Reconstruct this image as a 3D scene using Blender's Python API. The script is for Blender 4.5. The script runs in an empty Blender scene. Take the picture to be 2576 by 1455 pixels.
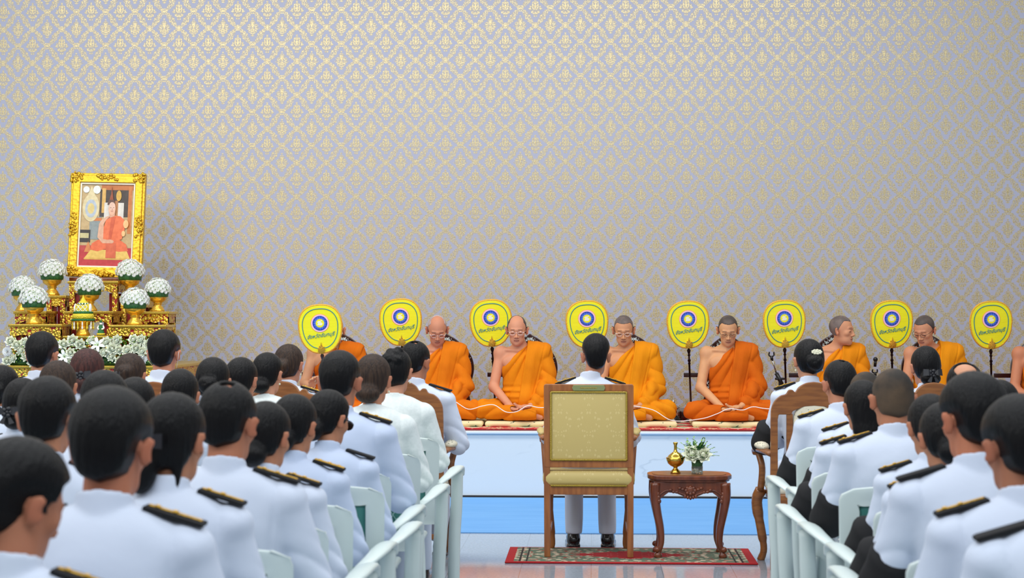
import bpy, bmesh, math, random
import numpy as np
from mathutils import Vector, Matrix, Euler

# ---------------------------------------------------------------- camera, world, lights, exposure
SC = bpy.context.scene
C = SC.collection
PI = math.pi
F = 4200.0                                    # focal length in pixels of the 2576 wide frame
CAM = Vector((0, 0, 1.45))
YAW = math.atan(204 / F); PITCH = math.atan(62.5 / F)
cam_data = bpy.data.cameras.new('camera'); cam = bpy.data.objects.new('camera', cam_data); C.objects.link(cam)
cam.location = CAM; cam.rotation_euler = (PI / 2 + PITCH, 0, YAW)
cam_data.sensor_width = 36; cam_data.lens = F * 36 / 2576; cam_data.clip_start = .1; cam_data.clip_end = 100
cam_data.dof.use_dof = True; cam_data.dof.focus_distance = 13.4; cam_data.dof.aperture_fstop = 5.0
SC.camera = cam
CAMR = Euler((PI / 2 + PITCH, 0, YAW)).to_matrix()

def at(px, py, s):
    """point seen at a pixel on the plane whose scale is s pixels per metre"""
    d = CAMR @ Vector(((px - 1288) / F, (727.5 - py) / F, -1.0))
    t = (F / s) / d.y
    return CAM + d * t

w = bpy.data.worlds.new('world'); SC.world = w; w.use_nodes = True
w.node_tree.nodes['Background'].inputs[0].default_value = (.90, .95, 1.0, 1)
w.node_tree.nodes['Background'].inputs[1].default_value = .50
def area(name, loc, size, power, rot=(0, 0, 0), col=(1, 1, 1)):
    l = bpy.data.lights.new(name, 'AREA'); l.shape = 'RECTANGLE'; l.size, l.size_y = size; l.energy = power; l.color = col
    o = bpy.data.objects.new(name, l); o.location = loc; o.rotation_euler = rot; C.objects.link(o); return o
area('ceiling_light_stage', (-1.5, 10.6, 5.6), (11, 1.2), 330, (math.radians(24), 0, 0), (1, .98, .96))
area('ceiling_light_middle', (0, 6.6, 5.6), (9, 1.2), 190, (math.radians(10), 0, 0), (.95, .98, 1))
area('ceiling_light_back', (0, 1.5, 5.2), (9, 2.0), 205, (math.radians(18), 0, 0), (.92, .97, 1))
area('side_light_left', (-6.8, 5.0, 4.6), (5, 2.6), 170, (math.radians(72), 0, math.radians(-25)), (1, .95, .86))
SC.cycles.max_bounces = 6; SC.cycles.diffuse_bounces = 3; SC.cycles.glossy_bounces = 3; SC.cycles.adaptive_threshold = .03
SC.view_settings.view_transform = 'Standard'; SC.view_settings.look = 'None'
SC.view_settings.exposure = 0.0; SC.view_settings.gamma = 1

# ---------------------------------------------------------------- materials
def srgb(r, g, b):
    f = lambda c: ((c / 255 + .055) / 1.055) ** 2.4 if c > 10 else c / 255 / 12.92
    return (f(r), f(g), f(b), 1)
MATS = {}
def mat(name, col, rough=.6, metal=0, spec=.5, sss=0, bump=None, vary=None, vcol=False, coat=0, alpha=1, trans=0, sheen=0):
    """bump=(kind, scale, strength, dist[, stretch]); vary=(scale, colour2, amount[, stretch])"""
    if name in MATS: return MATS[name]
    m = bpy.data.materials.new(name); m.use_nodes = True; nt = m.node_tree; N = nt.nodes; L = nt.links
    b = N['Principled BSDF']
    b.inputs['Base Color'].default_value = col; b.inputs['Roughness'].default_value = rough
    b.inputs['Metallic'].default_value = metal; b.inputs['Specular IOR Level'].default_value = spec
    b.inputs['Coat Weight'].default_value = coat; b.inputs['Coat Roughness'].default_value = .12
    b.inputs['Transmission Weight'].default_value = trans; b.inputs['Sheen Weight'].default_value = sheen
    if sss:
        b.inputs['Subsurface Weight'].default_value = sss; b.inputs['Subsurface Radius'].default_value = (1, .35, .2)
        b.inputs['Subsurface Scale'].default_value = .008
    tc = N.new('ShaderNodeTexCoord')
    def coords(stretch):
        mp = N.new('ShaderNodeMapping'); mp.inputs['Scale'].default_value = stretch
        L.new(tc.outputs['Object'], mp.inputs[0]); return mp.outputs[0]
    src = None
    if vcol:
        a = N.new('ShaderNodeAttribute'); a.attribute_name = 'Col'; src = a.outputs['Color']
    if vary:
        n = N.new('ShaderNodeTexNoise'); n.inputs['Scale'].default_value = vary[0]; n.inputs['Detail'].default_value = 4
        L.new(coords(vary[3] if len(vary) > 3 else (1, 1, 1)), n.inputs['Vector'])
        r = N.new('ShaderNodeMapRange'); r.inputs[1].default_value = .4; r.inputs[2].default_value = .6; r.inputs[4].default_value = vary[2]
        L.new(n.outputs['Fac'], r.inputs[0])
        mx = N.new('ShaderNodeMix'); mx.data_type = 'RGBA'; L.new(r.outputs[0], mx.inputs[0])
        if src: L.new(src, mx.inputs[6])
        else: mx.inputs[6].default_value = col
        mx.inputs[7].default_value = vary[1]; src = mx.outputs[2]
    if src: L.new(src, b.inputs['Base Color'])
    if bump:
        kind, sc, st, di = bump[:4]; v = coords(bump[4] if len(bump) > 4 else (1, 1, 1))
        if kind == 'voronoi': t = N.new('ShaderNodeTexVoronoi'); out = t.outputs['Distance']
        elif kind == 'wave': t = N.new('ShaderNodeTexWave'); t.inputs['Distortion'].default_value = 3; out = t.outputs['Fac']
        else: t = N.new('ShaderNodeTexNoise'); t.inputs['Detail'].default_value = 5; out = t.outputs['Fac']
        t.inputs['Scale'].default_value = sc; L.new(v, t.inputs['Vector'])
        bp = N.new('ShaderNodeBump'); bp.inputs['Strength'].default_value = st; bp.inputs['Distance'].default_value = di
        L.new(out, bp.inputs['Height']); L.new(bp.outputs[0], b.inputs['Normal'])
    MATS[name] = m; return m

class S:
    """shader maths written as expressions"""
    nt = None
    def __init__(s, k): s.k = k
    @staticmethod
    def op(o, *a):
        n = S.nt.nodes.new('ShaderNodeMath'); n.operation = o
        for i, x in enumerate(a):
            if isinstance(x, S): S.nt.links.new(x.k, n.inputs[i])
            else: n.inputs[i].default_value = x
        return S(n.outputs[0])
    def __add__(a, b): return S.op('ADD', a, b)
    __radd__ = __add__
    def __sub__(a, b): return S.op('SUBTRACT', a, b)
    def __rsub__(a, b): return S.op('SUBTRACT', b, a)
    def __mul__(a, b): return S.op('MULTIPLY', a, b)
    __rmul__ = __mul__
    def __truediv__(a, b): return S.op('DIVIDE', a, b)
    def __lt__(a, b): return S.op('LESS_THAN', a, b)
    def __gt__(a, b): return S.op('GREATER_THAN', a, b)
    def abs(a): return S.op('ABSOLUTE', a)
    def fract(a): return S.op('FRACT', a)
    def floor(a): return S.op('FLOOR', a)
    def sin(a): return S.op('SINE', a)
    def cos(a): return S.op('COSINE', a)
    def sqrt(a): return S.op('SQRT', a)
    def max(a, b): return S.op('MAXIMUM', a, b)
    def min(a, b): return S.op('MINIMUM', a, b)
    def soft(a, e0, e1):
        n = S.nt.nodes.new('ShaderNodeMapRange'); S.nt.links.new(a.k, n.inputs[0]); n.inputs[1].default_value = e0; n.inputs[2].default_value = e1
        return S(n.outputs[0])
def shader(name):
    m = bpy.data.materials.new(name); m.use_nodes = True; S.nt = m.node_tree
    tc = S.nt.nodes.new('ShaderNodeTexCoord'); sp = S.nt.nodes.new('ShaderNodeSeparateXYZ'); S.nt.links.new(tc.outputs['Object'], sp.inputs[0])
    MATS[name] = m
    return m, S.nt.nodes['Principled BSDF'], S(sp.outputs[0]), S(sp.outputs[1]), S(sp.outputs[2])
def vec(x, y, z=0.0):
    n = S.nt.nodes.new('ShaderNodeCombineXYZ')
    for i, a in enumerate((x, y, z)):
        if isinstance(a, S): S.nt.links.new(a.k, n.inputs[i])
        else: n.inputs[i].default_value = a
    return n.outputs[0]
def noise(v, scale, detail=2.0):
    n = S.nt.nodes.new('ShaderNodeTexNoise'); n.inputs['Scale'].default_value = scale; n.inputs['Detail'].default_value = detail
    S.nt.links.new(v, n.inputs['Vector']); return S(n.outputs['Fac'])
def voro(v, scale, feature='F1'):
    n = S.nt.nodes.new('ShaderNodeTexVoronoi'); n.feature = feature; n.inputs['Scale'].default_value = scale
    S.nt.links.new(v, n.inputs['Vector']); return S(n.outputs['Distance'])
def mixc(fac, a, b):
    n = S.nt.nodes.new('ShaderNodeMix'); n.data_type = 'RGBA'; S.nt.links.new(fac.k, n.inputs[0])
    for i, c in ((6, a), (7, b)):
        if isinstance(c, tuple): n.inputs[i].default_value = c
        else: S.nt.links.new(c, n.inputs[i])
    return n.outputs[2]
def bumpn(b, h, strength, dist):
    n = S.nt.nodes.new('ShaderNodeBump'); n.inputs['Strength'].default_value = strength; n.inputs['Distance'].default_value = dist
    S.nt.links.new(h.k, n.inputs['Height']); S.nt.links.new(n.outputs[0], b.inputs['Normal'])

def wallpaper():
    m, b, X, Y, Z = shader('damask_wallpaper')
    p = at(2302, 403, 272); PX, PZ = .2785, .3170
    u = (X - p.x) / PX; v = (Z - p.z) / PZ
    n0 = None; masks = []; fills = []
    for off in (0.0, .5):
        a = ((u + (.5 + off)).fract() - .5).abs()       # folded: mirrored left and right
        c = (v + (.5 + off)).fract() - .5
        ca = c.abs()
        w1 = voro(vec(a, c * 1.12, off), 24.0); w2 = noise(vec(a, c, 3.1), 30.0, 1.0)
        tex = w1 * 1.25 + w2 * .9                         # filigree, the same in every repeat
        # the drop: a pointed diamond with a scalloped edge of leaf tiers
        edge = a / .212 + ca / .272 + ((c * 62.0).sin()) * .10 - .06
        drop = edge.soft(1.04, .96)
        inner = (tex.soft(1.24, 1.08) * .74 + .20).max(((a / .045 + (c - .06).abs() / .09)).soft(1.1, .9))
        ring = ((edge - .70).abs()).soft(.10, .04) * .0
        masks.append(drop * inner); fills.append(drop)
        # ogee lattice running between the drops: clear ground on each side, leaves along it
        l = a + ca - .5
        wav = l + ((ca * (4 * PI)).sin()) * .045
        line = wav.abs().soft(.011, .005)
        wid = .090 - ((ca * (4 * PI)).cos()) * .018 + ((a * 84.0).sin()) * .020
        inb = (wav.abs() - wid).soft(.006, -.006)
        masks.append(line * .45); masks.append(inb * (tex.soft(1.12, .98) * .76 + .16)); fills.append(inb)
        # flower where the lattice crosses
        fl = ((.5 - a) / .115 + ca / .105 + (((.5 - a) * 130.0).sin()) * .09)
        masks.append(fl.soft(1.05, .95) * ((fl - .62).abs().soft(.10, .2)).max((fl < .3) * .9))
    k = masks[0]
    for q in masks[1:]: k = k.max(q)
    f = fills[0]
    for q in fills[1:]: f = f.max(q)
    base = mixc(f.min(S.op('ADD', 1.0, 0.0)) * .7, srgb(172, 176, 197), srgb(176, 172, 170))
    gold = mixc(noise(vec(X, Z), 90.0, 2.0).soft(.35, .65), srgb(172, 157, 124), srgb(212, 199, 152))
    col = mixc(k, base, gold)
    S.nt.links.new(col, b.inputs['Base Color'])
    S.nt.links.new((k * .4).k, b.inputs['Metallic']); S.nt.links.new((.62 - k * .22).k, b.inputs['Roughness'])
    bumpn(b, k + noise(vec(X, Z), 400.0) * .15, .35, .0012)
    return m

def marble():
    m, b, X, Y, Z = shader('white_marble')
    n = noise(vec(X * .55, Y, Z * 1.3), 1.6, 6.0)
    vein = (n - .5).abs().soft(.012, .0)
    n2 = noise(vec(X + 7.0, Y, Z), 1.1, 3.0).soft(.45, .62)
    c = mixc(vein * n2 * .55, srgb(214, 224, 230), srgb(140, 156, 170))
    j = ((X / 1.35).fract() - .5).abs() > .4986
    c = mixc(j * .5, c, srgb(170, 178, 186))
    S.nt.links.new(c, b.inputs['Base Color']); b.inputs['Roughness'].default_value = .22
    return m
def tiles():
    m, b, X, Y, Z = shader('polished_floor_tile')
    j = (((X / .40 + .03).fract() - .5).abs() > .4955).max(((Y / .40 + .2).fract() - .5).abs() > .4955)
    n = noise(vec(X, Y), 60.0, 4.0)
    c = mixc(n.soft(.3, .7), srgb(138, 150, 162), srgb(160, 170, 182))
    c = mixc(j, c, srgb(120, 124, 128))
    S.nt.links.new(c, b.inputs['Base Color']); b.inputs['Roughness'].default_value = .06; b.inputs['Specular IOR Level'].default_value = .8
    return m
def carpet(name, red, period, seed):
    m, b, X, Y, Z = shader(name)
    u = ((X / period).fract() - .5).abs(); v = ((Y / (period * .8)).fract() - .5).abs()
    t = voro(vec(u, v, seed), 14.0); t2 = voro(vec(X, Y, seed), 42.0)
    med = ((u / .36 + v / .40) < 1.0) * (t < .66)
    c = mixc(med, red, srgb(226, 212, 176))
    c = mixc(((u + v * .8) > .52) * (t2 < .45), c, srgb(214, 198, 150))
    c = mixc(((u / .12 + v / .14) < 1.0), c, srgb(116, 128, 96))
    S.nt.links.new(c, b.inputs['Base Color']); b.inputs['Roughness'].default_value = .95
    bumpn(b, noise(vec(X, Y), 600.0), .4, .002)
    return m
def rug_mat(hx, hy):
    m, b, X, Y, Z = shader('patterned_rug')
    ax = X.abs(); ay = Y.abs()
    t = voro(vec(ax, ay), 26.0); n = noise(vec(ax, ay), 30.0, 3.0)
    field = ((ax / (hx * .82) + ay / (hy * .9)) < (.62 + (n - .5) * .5))
    centre = srgb(158, 22, 30)
    border = mixc(t.soft(.3, .5), srgb(206, 196, 170), srgb(96, 112, 92))
    border = mixc((n > .56) * (t < .5), border, srgb(160, 70, 58))
    c = mixc(field * ((t * 1.0) > .12), border, centre)
    edge = (ax > (hx - .05)).max(ay > (hy - .022))
    line = ((ax - (hx - .085)).abs() < .006).max((ax - (hx - .125)).abs() < .005)
    c = mixc(line, c, srgb(40, 32, 30)); c = mixc(edge, c, srgb(168, 24, 30))
    S.nt.links.new(c, b.inputs['Base Color']); b.inputs['Roughness'].default_value = .95
    bumpn(b, noise(vec(X, Y), 500.0), .5, .003)
    return m
def damask(name, c0, c1, scale, rough=.4):
    m, b, X, Y, Z = shader(name)
    a = (((X / scale) + .5).fract() - .5).abs(); v = (((Z + Y) / (scale * 1.3)).fract() - .5)
    t = voro(vec(a, v), 9.0) + noise(vec(a, v), 12.0) * .6
    k = ((a * 2.0 + v.abs() * 1.6) < .95) * (t < .62)
    S.nt.links.new(mixc(k, c0, c1), b.inputs['Base Color']); b.inputs['Roughness'].default_value = rough
    S.nt.links.new((k * -.12 + (rough + .1)).k, b.inputs['Roughness'])
    bumpn(b, noise(vec(X, Y, Z), 300.0), .2, .001)
    return m
def gilt():
    m, b, X, Y, Z = shader('carved_gilt')
    t = voro(vec(X.abs(), Y, Z), 42.0); t2 = voro(vec(X, Y, Z), 90.0); n = noise(vec(X, Y, Z), 24.0)
    red = (t > .60) * (n > .47)
    S.nt.links.new(mixc(red, srgb(222, 186, 74), srgb(150, 20, 22)), b.inputs['Base Color'])
    S.nt.links.new((.85 - red * .85).k, b.inputs['Metallic']); b.inputs['Roughness'].default_value = .32
    bumpn(b, (1.0 - t) + t2 * .4, .9, .012)
    return m
def fabric_flower(name, base, sc=14.0):
    m, b, X, Y, Z = shader(name)
    n = noise(vec(X, Y * .6, Z * 2.0), sc, 3.0); t = voro(vec(X, Y, Z), sc * 2.2)
    k = (n > .58) * (t < .45)
    S.nt.links.new(mixc(k, base, srgb(96, 112, 92)), b.inputs['Base Color']); b.inputs['Roughness'].default_value = .8
    return m

M = {}
M['wall'] = wallpaper(); M['marble'] = marble(); M['tile'] = tiles()
M['carpet'] = carpet('red_stage_carpet', srgb(196, 24, 36), .42, .3)
M['gilt'] = gilt()
M['blue'] = mat('blue_floor_covering', srgb(108, 168, 226), .8, bump=('noise', 200, .2, .002), vary=(6, srgb(96, 158, 220), .6, (.3, 2, 1)))
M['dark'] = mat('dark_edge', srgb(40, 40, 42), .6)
M['skin'] = mat('skin', srgb(200, 150, 120), .55, spec=.3, sss=.15, vcol=True, bump=('noise', 90, .12, .002), vary=(9, srgb(176, 116, 92), .25))
M['hair_black'] = mat('black_hair', srgb(6, 6, 9), .34, spec=.22, bump=('noise', 26, .7, .006, (9, 9, .8)))
M['hair_brown'] = mat('brown_hair', srgb(38, 25, 19), .5, spec=.3, bump=('noise', 26, .7, .006, (9, 9, .8)), vary=(14, srgb(72, 52, 38), .6, (9, 9, .8)))
M['hair_red'] = mat('reddish_brown_hair', srgb(48, 18, 17), .48, spec=.35, bump=('noise', 26, .7, .006, (9, 9, .8)), vary=(14, srgb(92, 46, 40), .6, (9, 9, .8)))
M['hair_buzz'] = mat('cropped_hair', srgb(40, 34, 28), .75, vary=(5, srgb(104, 82, 60), .7, (1, 1, 1)), bump=('noise', 300, .5, .003))
M['stubble'] = mat('grey_stubble', srgb(92, 80, 76), .65, bump=('noise', 400, .4, .002), vary=(20, srgb(122, 104, 96), .6))
M['stubble_dark'] = mat('dark_stubble', srgb(70, 60, 56), .6, bump=('noise', 400, .4, .002), vary=(16, srgb(100, 84, 76), .6))
M['stubble_white'] = mat('white_stubble', srgb(186, 168, 164), .65, bump=('noise', 400, .4, .002), vary=(12, srgb(160, 120, 112), .6))
for i, c in enumerate(((212, 106, 0), (218, 116, 0), (222, 128, 0), (204, 96, 0), (222, 132, 0), (224, 138, 0), (214, 110, 0))):
    M['robe%d' % i] = mat('saffron_cloth_%d' % i, srgb(*c), .85, spec=.25, bump=('noise', 13, .5, .014, (1.6, 1, .55)), vary=(5, srgb(c[0] - 14, c[1] - 16, c[2]), .5))
M['uniform'] = mat('white_uniform_cloth', srgb(211, 221, 240), .8, bump=('noise', 10, .35, .010), sheen=.1)
M['uniform_blue'] = mat('bluish_white_uniform_cloth', srgb(198, 212, 238), .8, bump=('noise', 10, .35, .010), sheen=.1)
M['blouse'] = mat('white_lace_blouse_cloth', srgb(228, 236, 236), .8, bump=('noise', 16, .6, .010), vary=(60, srgb(210, 220, 220), .4))
M['black'] = mat('black_cloth', srgb(14, 14, 18), .85)
M['shoe'] = mat('black_leather', srgb(14, 14, 16), .25, coat=.4)
M['gold'] = mat('polished_gold', srgb(236, 186, 70), .26, metal=.75, bump=('voronoi', 60, .25, .004))
M['gold_thread'] = mat('gold_braid', srgb(214, 170, 70), .4, metal=.7, bump=('voronoi', 160, .5, .003))
M['brass'] = mat('polished_brass', srgb(228, 186, 84), .16, metal=1)
M['silver'] = mat('silver', srgb(220, 220, 222), .2, metal=1)
M['pearl'] = mat('mother_of_pearl', srgb(206, 216, 218), .22, coat=.6, vary=(40, srgb(150, 180, 176), .7))
M['ebony'] = mat('dark_red_wood', srgb(54, 24, 22), .25, coat=.3, vary=(4, srgb(36, 14, 14), .7, (1, 1, 6)))
M['wood'] = mat('honey_wood', srgb(168, 104, 54), .35, coat=.2, vary=(7, srgb(140, 82, 42), .8, (6, 6, .7)), bump=('noise', 30, .1, .001, (6, 6, .5)))
M['wood_mid'] = mat('brown_varnished_wood', srgb(150, 94, 46), .35, coat=.2, vary=(7, srgb(122, 72, 34), .8, (1, 6, 8)))
M['wood_red'] = mat('reddish_carved_wood', srgb(124, 62, 34), .28, coat=.4, vary=(8, srgb(90, 40, 22), .8, (4, 4, .8)))
M['plastic'] = mat('white_plastic', srgb(216, 230, 228), .32, spec=.5)
M['teal'] = mat('teal_plastic', srgb(70, 138, 128), .5)
M['gold_damask'] = damask('gold_damask', srgb(206, 184, 116), srgb(218, 198, 134), .17)
M['piping'] = mat('gold_piping', srgb(176, 150, 50), .5, bump=('voronoi', 200, .8, .004))
M['floral'] = fabric_flower('cream_floral_fabric', srgb(224, 218, 196), 30.0)
M['mat_floral'] = fabric_flower('cream_bamboo_fabric', srgb(232, 216, 168), 12.0)
M['yellow'] = mat('yellow_satin', srgb(240, 232, 20), .5, bump=('noise', 9, .25, .01, (.6, 1, 3)))
M['orange_rim'] = mat('golden_rim_cord', srgb(226, 168, 40), .5, bump=('voronoi', 120, .6, .004))
M['teal_line'] = mat('teal_embroidery', srgb(24, 130, 150), .6)
M['pink'] = mat('pink_satin', srgb(246, 196, 200), .6)
M['red_line'] = mat('red_embroidery', srgb(232, 92, 60), .6)
M['navy'] = mat('royal_blue_satin', srgb(30, 62, 180), .5)
M['skyblue'] = mat('pale_blue_satin', srgb(92, 130, 206), .5)
M['cream'] = mat('cream_satin', srgb(238, 236, 208), .6)
M['green_text'] = mat('green_embroidery', srgb(20, 110, 70), .6)
M['petal'] = mat('white_petals', srgb(246, 248, 246), .7, sss=.1)
M['rose'] = mat('cream_rose_petals', srgb(240, 244, 222), .65, sss=.1)
M['leaf'] = mat('dark_green_leaf', srgb(36, 84, 44), .5, vary=(30, srgb(60, 120, 60), .7, (3, 3, 1)))
M['leaf_light'] = mat('light_green_leaf', srgb(140, 184, 70), .6)
M['garland_yellow'] = mat('yellow_garland', srgb(236, 214, 60), .7, bump=('voronoi', 120, .9, .006))
M['garland_green'] = mat('green_garland', srgb(40, 112, 60), .7, bump=('voronoi', 120, .9, .006))
M['glass'] = mat('clear_glass', srgb(235, 245, 245), .05, trans=.9)
M['metal_black'] = mat('black_metal', srgb(20, 20, 22), .35)
M['chrome'] = mat('chrome_tube', srgb(170, 172, 176), .2, metal=1)
M['thread'] = mat('white_cotton_thread', srgb(244, 240, 240), .8)
M['plaque'] = mat('pale_green_plaque', srgb(140, 148, 98), .5, metal=.2)
M['red'] = mat('deep_red_lacquer', srgb(130, 14, 22), .4)

# ---------------------------------------------------------------- mesh helpers
class MB:
    """collects shapes of several materials into ONE mesh"""
    def __init__(s): s.v = []; s.f = []; s.m = []; s.sm = []; s.mats = []
    def mi(s, m):
        if m not in s.mats: s.mats.append(m)
        return s.mats.index(m)
    def add(s, verts, faces, m, smooth=True, T=None):
        o = len(s.v)
        s.v += [tuple(T @ Vector(p)) if T is not None else tuple(p) for p in verts]
        k = s.mi(m)
        for f in faces: s.f.append([i + o for i in f]); s.m.append(k); s.sm.append(smooth)
        return s
    def box(s, c, d, m, T=None, bevel=0.0, rot=None):
        bm = bmesh.new(); bmesh.ops.create_cube(bm, size=1)
        bmesh.ops.scale(bm, vec=d, verts=bm.verts)
        if bevel: bmesh.ops.bevel(bm, geom=bm.edges[:], offset=min(bevel, min(d) * .49), segments=3, profile=.5, affect='EDGES')
        X = Matrix.Translation(c) @ (Euler(rot).to_matrix().to_4x4() if rot else Matrix())
        if T is not None: X = T @ X
        bm.verts.index_update()
        s.add([v.co for v in bm.verts], [[v.index for v in f.verts] for f in bm.faces], m, bool(bevel), X); bm.free(); return s
    def sweep(s, pts, rad, m, seg=10, closed=False, T=None, flat=None, caps=True):
        """tube along pts; rad one radius or one per point; flat=(a,b) scales the section"""
        pts = [Vector(p) for p in pts]; n = len(pts)
        if not hasattr(rad, '__len__'): rad = [rad] * n
        a, b = flat or (1, 1); V = []; up = None
        for i, p in enumerate(pts):
            if closed: t = pts[(i + 1) % n] - pts[i - 1]
            else: t = pts[min(i + 1, n - 1)] - pts[max(i - 1, 0)]
            t.normalize()
            if up is None: up = t.orthogonal().normalized() if abs(t.z) > .9 else Vector((0, 0, 1))
            x = t.cross(up)
            if x.length < 1e-5: x = t.orthogonal()
            x.normalize(); up2 = x.cross(t).normalized(); up = up2
            for k in range(seg):
                q = 2 * PI * k / seg; V.append(p + (x * math.cos(q) * a + up2 * math.sin(q) * b) * rad[i])
        Fs = [[i * seg + k, i * seg + (k + 1) % seg, ((i + 1) % n) * seg + (k + 1) % seg, ((i + 1) % n) * seg + k] for i in range(n if closed else n - 1) for k in range(seg)]
        if not closed and caps: Fs += [list(range(seg))[::-1], [(n - 1) * seg + k for k in range(seg)]]
        return s.add(V, Fs, m, True, T)
    def lathe(s, prof, m, c=(0, 0, 0), seg=24, T=None, sx=1, sy=1):
        V = [(c[0] + r * math.cos(2 * PI * k / seg) * sx, c[1] + r * math.sin(2 * PI * k / seg) * sy, c[2] + z) for r, z in prof for k in range(seg)]
        n = len(prof)
        Fs = [[i * seg + k, i * seg + (k + 1) % seg, (i + 1) * seg + (k + 1) % seg, (i + 1) * seg + k] for i in range(n - 1) for k in range(seg)]
        Fs += [list(range(seg))[::-1], [(n - 1) * seg + k for k in range(seg)]]
        return s.add(V, Fs, m, True, T)
    def ball(s, c, r, m, seg=12, ring=8, T=None):
        r = r if hasattr(r, '__len__') else (r, r, r)
        pr = [(math.sin(PI * i / ring), -math.cos(PI * i / ring)) for i in range(ring + 1)]
        V = [(c[0] + r[0] * a * math.cos(2 * PI * k / seg), c[1] + r[1] * a * math.sin(2 * PI * k / seg), c[2] + r[2] * z) for a, z in pr for k in range(seg)]
        Fs = [[i * seg + k, i * seg + (k + 1) % seg, (i + 1) * seg + (k + 1) % seg, (i + 1) * seg + k] for i in range(ring) for k in range(seg)]
        return s.add(V, Fs, m, True, T)
    def prism(s, out, y0, y1, m, T=None, holes=(), smooth=False, bevel=0):
        """outline in (x, z), extruded from y0 to y1; holes cut through"""
        bm = bmesh.new(); edges = []
        for lp in [out] + list(holes):
            vs = [bm.verts.new((x, y0, z)) for x, z in lp]
            edges += [bm.edges.new((vs[i], vs[(i + 1) % len(vs)])) for i in range(len(vs))]
        bmesh.ops.triangle_fill(bm, use_beauty=True, use_dissolve=False, edges=edges)
        r = bmesh.ops.extrude_face_region(bm, geom=bm.faces[:])
        bmesh.ops.translate(bm, vec=(0, y1 - y0, 0), verts=[g for g in r['geom'] if isinstance(g, bmesh.types.BMVert)])
        bmesh.ops.recalc_face_normals(bm, faces=bm.faces)
        if bevel:
            es = [e for e in bm.edges if len(e.link_faces) == 2 and e.calc_face_angle(0) > 1.0]
            bmesh.ops.bevel(bm, geom=es, offset=bevel, segments=2, profile=.5, affect='EDGES')
        bm.verts.index_update()
        s.add([v.co for v in bm.verts], [[v.index for v in f.verts] for f in bm.faces], m, smooth, T); bm.free(); return s
    def build(s, name, parent=None, loc=None):
        me = bpy.data.meshes.new(name); me.from_pydata(s.v, [], s.f)
        for m in s.mats: me.materials.append(m)
        me.polygons.foreach_set('material_index', s.m); me.polygons.foreach_set('use_smooth', s.sm)
        me.update(); o = bpy.data.objects.new(name, me); C.objects.link(o)
        if parent: o.parent = parent
        if loc is not None: o.location = loc
        return o
def tag(o, label=None, cat=None, group=None, kind=None):
    if label: o['label'] = label
    if cat: o['category'] = cat
    if group: o['group'] = group
    if kind: o['kind'] = kind
    return o
def thing(name, label, cat, loc=(0, 0, 0), rz=0.0, group=None, scale=1.0):
    o = bpy.data.objects.new(name, None); C.objects.link(o); o.empty_display_size = .1
    o.location = loc; o.rotation_euler = (0, 0, rz); o.scale = (scale,) * 3
    return tag(o, label, cat, group)
def children(o): return [c for c in bpy.data.objects if c.parent is o]
def copy_tree(o, parent=None):
    c = o.copy(); C.objects.link(c); c.parent = parent
    for ch in children(o): copy_tree(ch, c)
    return c
def rrect(x0, x1, z0, z1, r, n=5):
    out = []
    for cx, cz, a0 in ((x1 - r, z0 + r, -PI / 2), (x1 - r, z1 - r, 0), (x0 + r, z1 - r, PI / 2), (x0 + r, z0 + r, PI)):
        out += [(cx + r * math.cos(a0 + PI / 2 * i / n), cz + r * math.sin(a0 + PI / 2 * i / n)) for i in range(n + 1)]
    return out
def spline(pts, n=8):
    """Catmull-Rom through pts"""
    P = [Vector(p) for p in pts]; P = [P[0] * 2 - P[1]] + P + [P[-1] * 2 - P[-2]]; out = []
    for i in range(1, len(P) - 2):
        for k in range(n):
            t = k / n
            out.append(.5 * ((2 * P[i]) + (P[i + 1] - P[i - 1]) * t + (2 * P[i - 1] - 5 * P[i] + 4 * P[i + 1] - P[i + 2]) * t * t + (3 * P[i] - P[i - 1] - 3 * P[i + 1] + P[i + 2]) * t ** 3))
    return out + [P[-2]]

# ---------------------------------------------------------------- distance-field modelling
A = lambda *x: np.array(x, dtype=np.float32)
def nrm(q): return np.sqrt(np.einsum('ij,ij->i', q, q))
def near(P, c, r, f):
    """f evaluated only close to c, a plain distance bound elsewhere"""
    d = nrm(P - A(*c)); k = d < r + .06; o = d - r; o = np.maximum(o, .045)
    if k.any(): o[k] = f(P[k])
    return o
def cap(P, a, b, ra, rb=None):
    rb = ra if rb is None else rb; a = A(*a); ba = A(*b) - a; pa = P - a
    t = np.clip(pa @ ba / (ba @ ba), 0, 1)
    return nrm(pa - t[:, None] * ba) - (ra + (rb - ra) * t)
def ell(P, c, r, R=None):
    q = P - A(*c); r = A(*r)
    if R is not None: q = q @ R
    q = q / r; k0 = nrm(q); k1 = nrm(q / r) + 1e-9
    return k0 * (k0 - 1) / k1
def sph(P, c, r): return nrm(P - A(*c)) - r
def smin(a, b, k):
    h = np.clip(.5 + .5 * (b - a) / k, 0, 1); return b + (a - b) * h - k * h * (1 - h)
def smax(a, b, k): return -smin(-a, -b, k)
def chain(P, pts, rs, k=.01):
    d = cap(P, pts[0], pts[1], rs[0], rs[1])
    for i in range(1, len(pts) - 1): d = smin(d, cap(P, pts[i], pts[i + 1], rs[i], rs[i + 1]), k)
    return d
def wob(P, sc, seed=0):
    rs = np.random.RandomState(seed); o = 0
    for i in range(5):
        v = rs.normal(size=3); v = v / np.linalg.norm(v) * sc * (1 + .35 * i)
        o = o + np.sin(P @ v.astype(np.float32) + rs.rand() * 6) / (1 + .4 * i)
    return o / 3
def rot(rx=0, ry=0, rz=0): return np.array(Euler((math.radians(rx), math.radians(ry), math.radians(rz))).to_matrix(), dtype=np.float32)

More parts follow.
